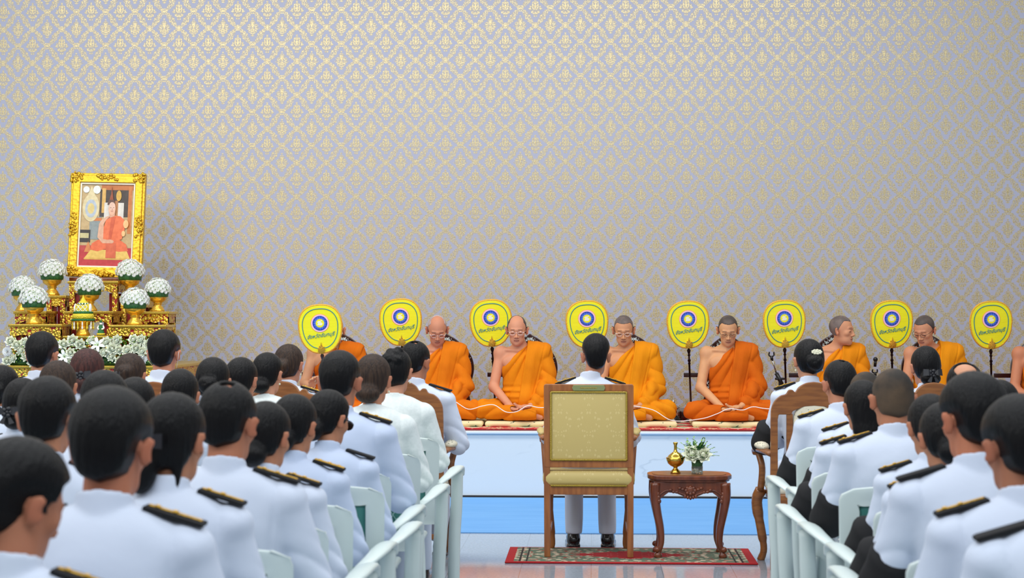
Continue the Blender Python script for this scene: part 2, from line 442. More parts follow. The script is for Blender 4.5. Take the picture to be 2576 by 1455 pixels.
def field_mesh(name, f, lo, hi, h, mats, col=None):
    lo = np.array(lo, np.float32); hi = np.array(hi, np.float32)
    nb = np.ceil((hi - lo) / (4 * h)).astype(int) + 1
    bi = np.stack(np.meshgrid(*[np.arange(n) for n in nb], indexing='ij'), -1).reshape(-1, 3)
    ctr = lo + (bi * 4 + 1.5).astype(np.float32) * h
    dc = np.concatenate([f(ctr[i:i + 200000]) for i in range(0, len(ctr), 200000)])
    act = np.abs(dc) < 7.5 * h
    D = np.where(dc.reshape(nb) < 0, -1., 1.).astype(np.float32)
    D = D.repeat(4, 0).repeat(4, 1).repeat(4, 2)
    loc = np.stack(np.meshgrid(range(4), range(4), range(4), indexing='ij'), -1).reshape(-1, 3)
    idx = (bi[act][:, None, :] * 4 + loc[None]).reshape(-1, 3)
    for i in range(0, len(idx), 400000):
        q = idx[i:i + 400000]; D[q[:, 0], q[:, 1], q[:, 2]] = f(lo + q.astype(np.float32) * h)
    D[D == 0] = 1e-6
    ins = D < 0
    s8 = sum(ins[a:ins.shape[0] - 1 + a, b:ins.shape[1] - 1 + b, c:ins.shape[2] - 1 + c].astype(np.int8) for a in (0, 1) for b in (0, 1) for c in (0, 1))
    ca = np.argwhere((s8 > 0) & (s8 < 8))
    vid = -np.ones(s8.shape, np.int32); vid[ca[:, 0], ca[:, 1], ca[:, 2]] = np.arange(len(ca))
    acc = np.zeros((len(ca), 3), np.float32); cnt = np.zeros(len(ca), np.float32)
    cs = [(a, b, c) for a in (0, 1) for b in (0, 1) for c in (0, 1)]
    for p in cs:
        for ax in range(3):
            if p[ax]: continue
            q = list(p); q[ax] = 1
            d0 = D[ca[:, 0] + p[0], ca[:, 1] + p[1], ca[:, 2] + p[2]]; d1 = D[ca[:, 0] + q[0], ca[:, 1] + q[1], ca[:, 2] + q[2]]
            k = (d0 < 0) != (d1 < 0); t = np.where(k, d0 / np.where(k, d0 - d1, 1), 0)
            pos = np.array(p, np.float32)[None].repeat(len(ca), 0); pos[:, ax] = t
            acc[k] += pos[k]; cnt[k] += 1
    V = lo + (ca + acc / cnt[:, None]) * h
    Q = []
    for ax in range(3):
        u, v = (ax + 1) % 3, (ax + 2) % 3
        sl0 = [slice(None)] * 3; sl1 = [slice(None)] * 3; sl0[ax] = slice(0, -1); sl1[ax] = slice(1, None)
        a, b = ins[tuple(sl0)], ins[tuple(sl1)]
        e = np.argwhere(a != b)
        e = e[(e[:, u] > 0) & (e[:, v] > 0) & (e[:, u] < ins.shape[u] - 1) & (e[:, v] < ins.shape[v] - 1)]
        flip = a[e[:, 0], e[:, 1], e[:, 2]]
        def cell(du, dv):
            q = e.copy(); q[:, u] -= du; q[:, v] -= dv; return vid[q[:, 0], q[:, 1], q[:, 2]]
        quad = np.stack([cell(1, 1), cell(0, 1), cell(0, 0), cell(1, 0)], 1)
        quad[~flip] = quad[~flip][:, ::-1]; Q.append(quad)
    Q = np.concatenate(Q).astype(np.int32)
    me = bpy.data.meshes.new(name); me.vertices.add(len(V)); me.vertices.foreach_set('co', V.astype(np.float32).ravel())
    me.loops.add(Q.size); me.loops.foreach_set('vertex_index', Q.ravel())
    me.polygons.add(len(Q)); me.polygons.foreach_set('loop_start', np.arange(0, Q.size, 4, dtype=np.int32)); me.polygons.foreach_set('loop_total', np.full(len(Q), 4, np.int32))
    me.polygons.foreach_set('use_smooth', np.ones(len(Q), bool))
    for m in mats: me.materials.append(m)
    if col is not None:
        c = col(V); ca_ = me.color_attributes.new('Col', 'FLOAT_COLOR', 'POINT')
        ca_.data.foreach_set('color', np.concatenate([c, np.ones((len(c), 1), np.float32)], 1).astype(np.float32).ravel())
    me.update(); me.validate()
    return me
def put(name, me, parent=None):
    o = bpy.data.objects.new(name, me); C.objects.link(o)
    if parent: o.parent = parent
    return o

# ---------------------------------------------------------------- the room
FRONT = F / 319; STAGE = .525
def struct(name, mb): return tag(mb.build(name), kind='structure')
struct('floor', MB().box((0, 6.5, -.05), (26, 19, .1), M['tile']))
struct('wall_back', MB().box((0, 15.54, 2.8), (26, .2, 5.6), M['wall']))
st = MB(); st.box((0, (FRONT + 15.44) / 2, STAGE / 2 + .005), (25, 15.44 - FRONT, STAGE - .01), M['marble'])
st.box((0, FRONT - .008, STAGE - .012), (25, .03, .022), M['marble'], bevel=.006)
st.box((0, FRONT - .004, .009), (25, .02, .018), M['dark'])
struct('stage_platform', st)
blue = MB().box((0, (11.02 + FRONT) / 2 - .01, .0025), (25, FRONT - 11.06, .005), M['blue'])
tag(blue.build('floor_runner'), 'wide bright blue floor covering running along the foot of the white stage', 'floor covering')
cp = MB().box((0, 0, 0), (9.2, 2.1, .012), M['carpet'], bevel=.004)
cp.box((0, -1.052, -.0005), (9.2, .012, .011), M['red_line'] if 0 else M['red'])
tag(cp.build('stage_carpet', loc=(1.35, FRONT + 1.12, STAGE + .007)), 'long red patterned carpet covering the top of the white stage', 'carpet')
CZ = STAGE + .013
RX, RY = 1.463, .62
rug = MB().box((0, 0, 0), (RX, RY, .010), rug_mat(RX / 2, RY / 2), bevel=.004)
tag(rug.build('rug', loc=(.218, 10.01, .006)), 'small red rug with cream floral border under the gold armchair and side table', 'rug')

# ---------------------------------------------------------------- ceremonial fans
M['steel'] = mat('mid_blue_satin', srgb(72, 104, 200), .5)
def fan_outline(w, h, n=56, grow=0.0):
    out = []
    for i in range(n):
        t = 2 * PI * i / n; c, s_ = math.cos(t), math.sin(t)
        x = abs(c) ** .80 * (1 if c >= 0 else -1); z = abs(s_) ** .86 * (1 if s_ >= 0 else -1)
        x *= 1 + .10 * z - .05 * z * z
        out.append(((w / 2 + grow) * x, (h / 2 + grow) * z))
    return out
def disc(r, n=40, z0=0): return [(r * math.cos(2 * PI * i / n), z0 + r * math.sin(2 * PI * i / n)) for i in range(n)]
def star(r0, r1, n): return [((r0 if i % 2 else r1) * math.cos(PI * i / n), (r0 if i % 2 else r1) * math.sin(PI * i / n)) for i in range(2 * n)]
def thai_text():
    c = bpy.data.curves.new('lettering', 'FONT'); c.body = 'จังหวัดจันทบุรี'; c.size = 1; c.shear = .35; c.align_x = 'CENTER'; c.extrude = .01; c.offset = 0.0
    o = bpy.data.objects.new('tmp', c); C.objects.link(o); dg = bpy.context.evaluated_depsgraph_get(); dg.update()
    me = bpy.data.meshes.new_from_object(o.evaluated_get(dg)); bpy.data.objects.remove(o)
    co = np.empty(len(me.vertices) * 3, np.float32); me.vertices.foreach_get('co', co); co = co.reshape(-1, 3)
    k = .225 / (co[:, 0].max() - co[:, 0].min())
    q = np.stack([(co[:, 0] - co[:, 0].mean()) * k, -co[:, 2] * .1 - .0105, co[:, 1] * k * 1.05 + (co[:, 0] * k) * .10], 1)
    me.vertices.foreach_set('co', q.astype(np.float32).ravel()); me.materials.clear(); me.materials.append(M['teal_line']); me.update()
    return me
def make_fan():
    t = thing('ceremonial_fan', '', 'fan')
    W, H = .338, .385; zc = 0
    MB().prism(fan_outline(W, H), -.007, .007, M['yellow'], bevel=.003).build('fan_panel', t)
    MB().sweep([(x, 0, z) for x, z in fan_outline(W, H, grow=.002)], .0085, M['orange_rim'], 8, closed=True).build('rim', t)
    o = fan_outline(W * .84, H * .84)
    MB().sweep([(x, -.0085, z + .004) for x, z in o], .0032, M['teal_line'], 6, closed=True).build('border_line', t)
    e = MB(); T = Matrix.Translation((0, 0, .048))
    for r, y, m in ((.0745, -.0085, 'red_line'), (.0725, -.010, 'pink'), (.0600, -.0115, 'navy')): e.prism(disc(r), y, -.004, M[m], T)
    e.prism(star(.044, .0565, 16), -.0125, -.004, M['steel'], T)
    e.prism(star(.036, .046, 12), -.0135, -.004, M['skyblue'], T)
    e.prism(disc(.034), -.0145, -.004, M['yellow'], T)
    rabbit = [(-.022, -.016), (-.004, -.019), (.013, -.018), (.021, -.010), (.020, .000), (.011, .007), (.004, .008), (.008, .014), (.019, .018), (.017, .024), (.006, .020), (-.003, .016), (-.004, .023), (-.010, .017), (-.019, .014), (-.023, .007), (-.015, .003), (-.019, -.006)]
    e.prism(rabbit, -.0158, -.004, M['cream'], T)
    e.build('emblem', t)
    tx = put('lettering', THAI, t); tx.location = (.004, 0, -.066)
    g = MB()
    for r, n, y in ((.033, 9, -.020), (.024, 7, -.026), (.013, 6, -.031)):
        g.prism([(x, z * 1.15 - .168) for x, z in star(r * .78, r, n)], y, .012, M['gold'], bevel=.001)
    g.prism([(-.012, -.15), (.012, -.15), (.004, -.128), (0, -.108), (-.004, -.128)], -.022, -.008, M['gold'])
    g.build('gilt_ornament', t)
    return t, W, H
THAI = thai_text()
fan0, FW, FH = make_fan()
def pole_mesh(L):
    pr = [(.006, -L), (.009, -L + .02)] + [(.0085, -L + .05), (.0085, -.17), (.012, -.16), (.008, -.15), (.014, -.135), (.008, -.12), (.0075, -.10), (.013, -.09), (.008, -.08), (.012, -.065), (.016, -.05), (.009, -.035), (.011, -.02), (.008, 0)]
    return MB().lathe(pr, M['ebony'], seg=14)
FANS = [(806, 828, 312.5, 'held in front of a monk whose face it hides'), (1008, 811, 299, 'at the left of the elderly monk with white stubble'),
        (1235, 813, 299, 'at the left of the balding monk with closed eyes'), (1477, 816, 299, 'behind the head of the man in the gold armchair'),
        (1731, 817, 299, 'just right of the silver covered jar, pole fully in view'), (1973, 815, 299, 'behind the black microphone stand'),
        (2243, 816, 299, 'between the two monks leaning towards each other'), (2493, 818, 299, 'rightmost, in front of the inlaid chair at the right edge')]
for i, (px, py, s, txt) in enumerate(FANS):
    t = fan0 if i == 0 else copy_tree(fan0)
    p = at(px, py, s); t.location = p; t['group'] = 'round yellow ceremonial fans'
    t['label'] = 'round yellow ceremonial fan ' + txt
    if i == 0: t.rotation_euler = (.12, math.radians(-3), math.radians(4))
    L = (p.z - FH / 2 + .02) - (CZ + .012) if i else .34
    pl = pole_mesh(L).build('pole', t, (0, .018, -FH / 2 + .02))
    if i: MB().lathe([(.055, 0), (.055, .008), (.03, .016), (.012, .03)], M['ebony'], seg=18).build('base', t, (0, .018, -(p.z - CZ)))

# ---------------------------------------------------------------- low inlaid chairs of the monks
def half(pts): return pts + [(-x, z) for x, z in reversed(pts) if abs(x) > 1e-6]
def make_floor_chair():
    t = thing('inlaid_floor_chair', '', 'chair')
    z0 = .0
    outer = [(.0, .742), (.03, .722), (.07, .700), (.125, .655), (.18, .60), (.222, .53), (.238, .45), (.228, .37), (.20, .29), (.19, .24), (.205, .17), (.21, .06)]
    inner = [(.0, .665), (.04, .635), (.10, .585), (.145, .53), (.165, .46), (.158, .38), (.135, .29), (.13, .22), (.135, .12)]
    sm = lambda p: [(v.x, v.y) for v in spline([(x, z, 0) for x, z in p], 4)]
    o2, i2 = sm(outer), sm(inner)
    MB().prism(half(o2), 0, .045, M['ebony'], holes=[half(i2)], bevel=.006).build('back_frame', t)
    MB().prism(half([(x * 1.01, z) for x, z in i2]), .012, .036, M['mat_floral']).build('back_panel', t)
    g = MB(); rnd = random.Random(4)
    n = len(o2)
    for sgn in (1, -1):
        for k in range(1, 17):
            a = k / 17.0 * .93; j = a * (n - 1); j0 = int(j); x, z = o2[j0]; xi, zi = i2[min(int(a * (len(i2) - 1)), len(i2) - 1)]
            cx, cz = (x + xi) / 2 * sgn, (z + zi) / 2
            r = .020 if k % 2 else .013; ph = rnd.random() * 6
            T = Matrix.Translation((cx, 0, cz)) @ Matrix.Rotation(ph, 4, 'Y')
            g.prism(star(r * .38, r, 5 if k % 2 else 4), -.003, .004, M['pearl'], T)
            for q in range(3):
                T2 = Matrix.Translation((cx + rnd.uniform(-.022, .022), 0, cz + rnd.uniform(-.02, .02))) @ Matrix.Rotation(rnd.random() * 6, 4, 'Y')
                g.prism([(-.008, 0), (0, .0025), (.009, 0), (0, -.003)], -.0025, .003, M['pearl'], T2)
    g.build('pearl_inlay', t)
    b = MB().box((0, .22, .045), (.80, .50, .07), M['ebony'], bevel=.008)
    for x in (-.37, .37):
        for y in (.0, .44): b.box((x, y, .025), (.05, .05, .05), M['ebony'], bevel=.006)
    b.build('seat_frame', t)
    h = MB().box((-.19, .06, .385), (.36, .022, .038), M['ebony'], bevel=.003)
    h.build('armrail', t)
    return t
fc = make_floor_chair()
MONKX = [845, 1103, 1318, 1582, 1832, 2100, 2345, 2615]
CHL = ['behind the monk whose face a yellow fan hides', 'behind the elderly monk with white stubble', 'behind the balding monk, crest fully in view',
       'behind the bespectacled monk beside the gold armchair', 'behind the monk in the deepest orange robe', 'behind the monk looking round to the right',
       'behind the monk bending his head to the left', 'at the right edge, its curved side in view']
for i, px in enumerate(MONKX):
    t = fc if i == 0 else copy_tree(fc)
    dx = (18, 20, 15, 12, -2, -4, -6, 0)[i]
    p = at(px + dx, 900, 292); t.location = (p.x, p.y, CZ)
    t['label'] = 'dark wooden floor chair inlaid with mother-of-pearl ' + CHL[i]; t['group'] = 'inlaid chairs of the monks'
cu = MB().box((0, 0, .0215), (.69, .56, .043), M['mat_floral'], bevel=.02)
cu0 = cu.build('seat_cushion')
CUL = ['under the monk hidden by the fan', 'under the elderly monk with white stubble', 'under the balding monk with closed eyes', 'under the monk right of the gold armchair',
       'under the monk in the deepest orange robe', 'under the monk looking round to the right', 'under the monk bending his head', 'under the monk cut by the right edge']
for i, px in enumerate(MONKX):
    c = cu0 if i == 0 else cu0.copy()
    if i: C.objects.link(c)
    p = at(px + 12, 1060, 306); c.location = (p.x, 13.74, CZ)
    tag(c, 'flat cream patterned seat cushion ' + CUL[i], 'cushion', 'seat cushions of the monks')

# ---------------------------------------------------------------- gold armchair in the middle
def armchair():
    y0 = 9.906; p = at(1481, 1200, 424)
    t = thing('armchair', 'tall honey-wood armchair with gold damask back, standing alone on the red rug', 'armchair', (p.x, y0, .011))
    W = .265; Wd = M['wood']
    MB().prism(rrect(-W, W, .53, 1.022, .012), -.022, .022, Wd, holes=[rrect(-W + .038, W - .038, .572, .980, .004)], bevel=.004).build('back_frame', t)
    MB().box((0, -.004, .776), (.46, .04, .412), M['gold_damask'], bevel=.014).build('back_upholstery', t)
    pp = [(x, -.028, z) for x, z in rrect(-W + .042, W - .042, .576, .976, .006)]
    MB().sweep(pp, .006, M['piping'], 6, closed=True).build('back_piping', t)
    q = MB().prism([(-.098, 1.0), (-.09, .984), (.09, .984), (.098, 1.0), (.09, 1.018), (-.09, 1.018)], -.030, -.020, M['plaque'], bevel=.002)
    q.box((0, -.031, 1.001), (.10, .002, .004), M['piping']); tag(q.build('plaque', t), 'pale green plaque')
    for s in (-1, 1):
        MB().prism([(s * (W - .038), 0), (s * (W - .040) + s * .038, 0), (s * W, .54), (s * (W - .036), .54)][::s], -.02, .02, Wd, bevel=.004).build('leg', t)
        MB().sweep(spline([(s * .236, .36, .36), (s * .240, .365, .26), (s * .228, .365, .12), (s * .222, .37, .03), (s * .232, .38, 0)], 5), [.022] * 6 + [.020] * 6 + [.016] * 6 + [.018] * 3, Wd, 10).build('leg', t)
        MB().box((s * .235, .20, .16), (.024, .38, .03), Wd, bevel=.004).build('stretcher', t)
        a = MB().sweep(spline([(s * .262, .0, .70), (s * .285, .18, .71), (s * .285, .34, .69), (s * .28, .36, .655)], 6), .018, Wd, 10, flat=(1.2, .8))
        a.sweep(spline([(s * .28, .345, .67), (s * .27, .30, .55), (s * .262, .33, .40)], 6), .016, Wd, 10); a.build('armrest', t)
        MB().sweep(spline([(s * .275, .07, .722), (s * .285, .18, .735), (s * .285, .29, .722)], 5), [.012, .018, .021, .024, .025, .025, .024, .022, .018, .014, .010], M['gold_damask'], 12, flat=(1.15, .8)).build('arm_pad', t)
    sf = MB().box((0, -.002, .395), (.46, .038, .052), Wd, bevel=.004); sf.box((0, .41, .395), (.48, .03, .052), Wd, bevel=.004)
    for s in (-1, 1): sf.box((s * .245, .2, .395), (.03, .42, .052), Wd, bevel=.004)
    sf.build('seat_frame', t)
    MB().box((0, .205, .463), (.545, .46, .10), M['gold_damask'], bevel=.038).build('seat_cushion', t)
    MB().sweep([(-.225, -.028, .424), (0, -.028, .424), (.225, -.028, .424)], .006, M['piping'], 6).build('seat_piping', t)
    return t
armchair()

# ---------------------------------------------------------------- side table with vessel and flowers
def side_table():
    p = at(1737, 1200, 425)
    t = thing('side_table', 'small carved reddish-brown side table with cabriole legs on the right of the rug', 'table', (p.x, 10.03, .011))
    R = M['wood_red']; H = .485
    def top_out(k):
        o = []
        for i in range(48):
            a = 2 * PI * i / 48; c, s_ = math.cos(a), math.sin(a)
            x = abs(c) ** .35 * (1 if c >= 0 else -1); y = abs(s_) ** .45 * (1 if s_ >= 0 else -1)
            w = 1 + .02 * math.cos(4 * a) + .012 * math.cos(8 * a)
            o.append(((.243 - k) * x * w, (.165 - k) * y * w))
        return o
    RT = Matrix.Rotation(PI / 2, 4, 'X')   # y becomes height
    tp = MB(); tp.prism(top_out(0), H - .026, H, R, RT, bevel=.006); tp.prism(top_out(.012), H - .038, H - .026, R, RT, bevel=.003)
    tp.prism(top_out(.03), H - .01, H + .003, M['wood_mid'], RT)
    tp.build('tabletop', t)
    def ap(hw):
        z = [(-hw, H - .038), (-hw, .34), (-hw * .93, .315), (-hw * .78, .355), (-hw * .6, .385), (-hw * .4, .382), (-hw * .22, .365), (0, .348)]
        return z + [(-x, a) for x, a in reversed(z[:-1])]
    for y_ in (-.132, .132): MB().prism(ap(.215), y_ - .01, y_ + .01, R, bevel=.004).build('apron', t)
    for s in (-1, 1): MB().box((s * .2, 0, .415), (.018, .26, .07), R).build('side_apron', t)
    cv = MB(); cv.ball((0, -.145, .402), (.022, .012, .022), R); rnd = random.Random(3)
    for k in range(8):
        a = 2 * PI * k / 8; cv.ball((.026 * math.cos(a), -.146, .398 + .020 * math.sin(a)), (.012, .009, .011), R, 8, 6)
    for s in (-1, 1):
        for k in range(5): cv.ball((s * (.045 + .018 * k), -.145, .405 - .004 * k + .012 * math.sin(k * 2)), (.013, .009, .009), R, 8, 6)
        for k in range(4): cv.ball((s * (.195 - .004 * k), -.147, .40 - .022 * k), (.012, .008, .014), R, 8, 6)
        cv.sweep(spline([(s * .02, -.144, .368), (s * .08, -.144, .388), (s * .14, -.144, .398), (s * .19, -.144, .365)], 5), .005, R, 6)
    for k in range(5): cv.ball(((k - 2) * .016, -.145, .362 - .004 * (2 - abs(k - 2))), (.009, .009, .012), R, 8, 6)
    cv.build('carved_flower', t)
    for sx in (-1, 1):
        for sy in (-1, 1):
            g = MB(); P_ = [(.204, .128, .44), (.208, .130, .36), (.195, .122, .27), (.176, .112, .17), (.172, .110, .09), (.186, .118, .035), (.192, .121, .0)]
            pts = spline([(sx * x, sy * y, z) for x, y, z in P_], 5); n = len(pts)
            g.sweep(pts, [.032 - .016 * min(1, i / n * 1.25) + (.008 if i > n - 5 else 0) for i in range(n)], R, 10)
            g.ball((sx * .196, sy * .130, .048), (.020, .018, .018), R); g.build('leg', t)
side_table()
TZ = .011 + .485 + .004
def lathe_thing(name, label, cat, loc, prof, m, seg=28):
    o = MB().lathe(prof, m, seg=seg).build(name, loc=loc); return tag(o, label, cat)
p = at(1700, 1200, 421)
lathe_thing('brass_water_vessel', 'polished brass water vessel with a slender neck, on the carved side table', 'vessel', (p.x, 10.01, TZ),
            [(.030, 0), (.031, .006), (.022, .018), (.012, .028), (.013, .036), (.030, .044), (.046, .058), (.054, .078), (.056, .092), (.050, .094), (.046, .096), (.042, .104), (.026, .118), (.012, .128), (.009, .14), (.009, .165), (.013, .175), (.015, .180), (.013, .183)], M['brass'])
def petal_ring(mb, c, n, r, tilt, size, m, ph=0.0, cup=.35, T=None):
    for k in range(n):
        a = 2 * PI * k / n + ph
        V = []; Fs = []
        for i in range(4):
            for j in range(4):
                u = (j / 3 - .5) * 2; v = i / 3
                wd = math.sin(PI * (.12 + .78 * v)) * size * .62
                x = u * wd; z = v * size; y = r + cup * size * (.5 * u * u * -1 + .0) + v * v * size * tilt - v * (1 - v) * size * cup * -1
                V.append((c[0] + x * math.cos(a) - y * math.sin(a), c[1] + x * math.sin(a) + y * math.cos(a), c[2] + z * (1 - abs(tilt) * .35)))
        for i in range(3):
            for j in range(3): Fs.append([i * 4 + j, i * 4 + j + 1, (i + 1) * 4 + j + 1, (i + 1) * 4 + j])
        mb.add(V, Fs, m, True, T)
def rose(R, m='rose'):
    b = MB(); b.ball((0, 0, R * .55), (R * .38, R * .38, R * .5), M[m], 10, 6)
    petal_ring(b, (0, 0, 0), 3, R * .18, .10, R * 1.25, M[m], 0, .25); petal_ring(b, (0, 0, 0), 5, R * .28, .35, R * 1.2, M[m], .5, .3)
    petal_ring(b, (0, 0, 0), 6, R * .36, .75, R * 1.05, M[m], .2, .3); petal_ring(b, (0, 0, 0), 7, R * .4, 1.2, R * .85, M[m], .9, .3)
    return b
ROSE = rose(.040).build('tmp'); ROSEM = ROSE.data; bpy.data.objects.remove(ROSE)
def leafshape(mb, c, L, W_, az, el_, m):
    d = Vector((math.cos(az) * math.cos(el_), math.sin(az) * math.cos(el_), math.sin(el_))); s_ = d.cross(Vector((0, 0, 1)))
    s_ = s_.normalized() if s_.length > .01 else Vector((1, 0, 0)); c = Vector(c); n = s_.cross(d) * (W_ * .3)
    V = [c, c + d * L * .35 + s_ * W_ / 2 + n, c + d * L * .7 + s_ * W_ * .36 + n, c + d * L, c + d * L * .7 - s_ * W_ * .36 + n, c + d * L * .35 - s_ * W_ / 2 + n, c + d * L * .35, c + d * L * .7]
    mb.add(V, [[0, 1, 6], [1, 2, 7, 6], [2, 3, 7], [3, 4, 7], [4, 5, 6, 7], [5, 0, 6]], m, True)
def bouquet():
    p = at(1754, 1200, 421)
    t = thing('flower_vase', 'small bouquet of white roses in a dark green vase on the side table', 'flower vase', (p.x, 9.985, TZ))
    MB().lathe([(.033, 0), (.035, .004), (.033, .045), (.031, .046), (.030, .03)], M['glass'], seg=24).build('glass_base', t)
    b = MB(); rnd = random.Random(9)
    for k in range(60):
        a = rnd.random() * 6.3; b.ball((.024 * math.cos(a) * rnd.random() ** .5, .024 * math.sin(a) * rnd.random() ** .5, rnd.uniform(.006, .03)), .0045, M['cream'], 6, 4)
    tag(b.build('pebbles', t), kind='stuff')
    MB().lathe([(.029, .03), (.031, .035), (.037, .105), (.034, .104), (.030, .04)], M['leaf'], seg=24).build('vase', t)
    f = MB()
    for k in range(46):
        a = rnd.random() * 6.3; e_ = rnd.uniform(-.2, 1.2); leafshape(f, (.02 * math.cos(a), .02 * math.sin(a), .10 + .03 * rnd.random()), rnd.uniform(.05, .085), .028, a, e_, M['leaf'])
    for k in range(22):
        a = rnd.random() * 6.3; e_ = rnd.uniform(.0, 1.3); L = rnd.uniform(.10, .145)
        d = Vector((math.cos(a) * math.cos(e_), math.sin(a) * math.cos(e_) * .7, math.sin(e_))); q = Vector((0, 0, .10))
        f.sweep([q, q + d * L * .5 + Vector((0, 0, .01)), q + d * L], .0012, M['leaf_light'], 5)
        for j in range(5): leafshape(f, q + d * L * (.45 + .12 * j), .018, .010, a + (j % 2 - .5) * 2.4, e_ * .6, M['leaf_light'])
    tag(f.build('foliage', t), kind='stuff')
    for (x, z, s_) in ((-.048, .126, 1.12), (.046, .124, 1.0), (-.005, .160, .62), (-.055, .165, .42), (.045, .17, .38)):
        r_ = put('rose', ROSEM, t); r_.location = (x * .8, -.035 if z < .15 else -.01, z - .02); r_.rotation_euler = (math.radians(52), math.radians(-x * 300), 0); r_.scale = (s_,) * 3
bouquet()
def jar():
    p = at(1695, 1040, 300)
    t = thing('covered_jar', 'small silver covered jar with knob on a black stand, between two monks', 'jar', (p.x, 14.1, CZ))
    MB().lathe([(.062, 0), (.062, .03), (.05, .034), (.05, .05)], M['metal_black']).build('stand', t)
    MB().lathe([(.03, .05), (.045, .06), (.050, .085), (.042, .105), (.040, .115), (.055, .122)], M['silver']).build('body', t)
    MB().lathe([(.056, .122), (.052, .13), (.035, .142), (.018, .15), (.012, .16), (.016, .168), (.008, .18), (.002, .20)], M['silver']).build('lid', t)
jar()
def micstand(px, py, s, z1, label):
    p = at(px, 1000, s); t = thing('microphone_stand', label, 'microphone stand', (p.x, p.y, CZ))
    MB().lathe([(.07, 0), (.07, .012), (.03, .02), (.009, .03)], M['metal_black']).build('base', t)
    MB().sweep([(0, 0, .02), (0, 0, z1 * .62)], .008, M['chrome'], 10).build('pole', t)
    b = MB().sweep([(.03, 0, z1 * .50), (-.03, 0, z1 * .70)], .017, M['metal_black'], 12); b.box((0, 0, z1 * .62), (.08, .03, .02), M['metal_black'], bevel=.005)
    b.box((0, 0, z1 * .53), (.022, .022, .09), M['metal_black'], bevel=.006); b.build('clutch', t)
    MB().sweep([(-.03, 0, z1 * .70), (-.065, 0, z1 * .9)], .006, M['chrome'], 10).build('boom', t)
    c = MB().sweep([(-.065, 0, z1 * .88), (-.070, 0, z1 * .94)], .012, M['metal_black'], 10)
    for s_ in (-1, 1): c.sweep(spline([(-.070, 0, z1 * .93), (-.070 + s_ * .02, 0, z1 * .95), (-.068 + s_ * .018, 0, z1 * 1.0)], 5), .006, M['metal_black'], 8)
    c.build('microphone_clip', t); return t
micstand(1962, 990, 298, 1.45 - 95 / 298 - CZ, 'black microphone stand with empty clip, left of the woman with the white hair clip')
t = micstand(2222, 960, 297, 1.45 - 138 / 297 - CZ, 'microphone on a black stand in front of the fan between the leaning monks')
MB().sweep([(-.068, 0, .47), (-.066, -.01, .52)], .012, M['metal_black'], 10).ball((-.066, -.01, .53), .02, M['metal_black']).build('microphone', t)

# ---------------------------------------------------------------- altar with portrait
BX0, BX1 = at(8, 930, 318).x, at(432, 930, 318).x
BASEZ = 1.035
def gold_table(name, label, X0, X1, y0, depth, z0, z1, apron=.085, group='gilded altar tables'):
    t = thing(name, label, 'altar table', ((X0 + X1) / 2, y0 + depth / 2, z0), 0, group); w = X1 - X0; h = z1 - z0; d = depth
    tp = MB().box((0, 0, h - .012), (w, d, .024), M['gilt_smooth'], bevel=.005).box((0, 0, h - .032), (w - .02, d - .02, .018), M['gilt'], bevel=.004)
    tp.build('tabletop', t)
    n = max(3, int(w / .09)); lower = []
    for i in range(n * 6 + 1):
        u = i / (n * 6); e = min(u, 1 - u); drop = apron * (.62 + .3 * max(0, 1 - e / .16)) + .012 * abs(math.sin(PI * u * n))
        lower.append((-w / 2 + .012 + u * (w - .024), max(h - .04 - drop, .0)))
    ap = [(w / 2 - .012, h - .04), (-w / 2 + .012, h - .04)] + lower
    MB().prism(ap, -d / 2 + .01, -d / 2 + .028, M['gilt']).build('apron', t)
    for s in (-1, 1): MB().box((s * (w / 2 - .02), 0, h - .04 - apron * .4), (.016, d - .05, apron * .8), M['gilt']).build('side_apron', t)
    for sx in (-1, 1):
        for sy in (-1, 1):
            l = MB().box((sx * (w / 2 - .035), sy * (d / 2 - .035), (h - .04) / 2), (.046, .046, h - .04), M['gilt'], bevel=.006)
            l.box((sx * (w / 2 - .032), sy * (d / 2 - .032), .012), (.056, .056, .024), M['gilt'], bevel=.005)
            l.box((sx * (w / 2 - .075), sy * (d / 2 - .05), h * .45), (.03, .01, h * .8), M['red']); l.build('leg', t)
    return t
M['gilt_smooth'] = mat('burnished_gilt', srgb(226, 192, 84), .28, metal=.9, bump=('wave', 60, .5, .004))
gold_table('altar_base', 'long gilded base table carrying the whole altar, below the flower row', BX0, BX1, FRONT + .03, 1.36, STAGE, BASEZ, .14, None)
def AX(px, s): return at(px, 800, s).x
TAB = [(20, 155, 816, 312, 'low gilded table at the front left of the altar'), (275, 417, 818, 312, 'low gilded table at the front right of the altar'),
       (157, 273, 846, 312, 'lowest gilded table in the centre, carrying the garland tray'), (33, 117, 783, 305, 'small gilded table of middle height at the left rear of the altar'),
       (352, 425, 784, 305, 'small gilded table of middle height at the right rear of the altar'), (160, 284, 783, 305, 'middle-height gilded table in the altar centre'),
       (112, 166, 743, 298.5, 'tall narrow gilded table left of the portrait'), (299, 366, 745, 298.5, 'tall narrow gilded table right of the portrait'),
       (169, 297, 706, 298.5, 'tallest gilded table, directly under the framed portrait')]
for a, b, y, s, lab in TAB:
    z1 = 1.45 - (y - 790) / s
    gold_table('gilded_altar_table', lab, AX(a, s), AX(b, s), F / s, .30 if s > 300 else .36, BASEZ, z1, .07)

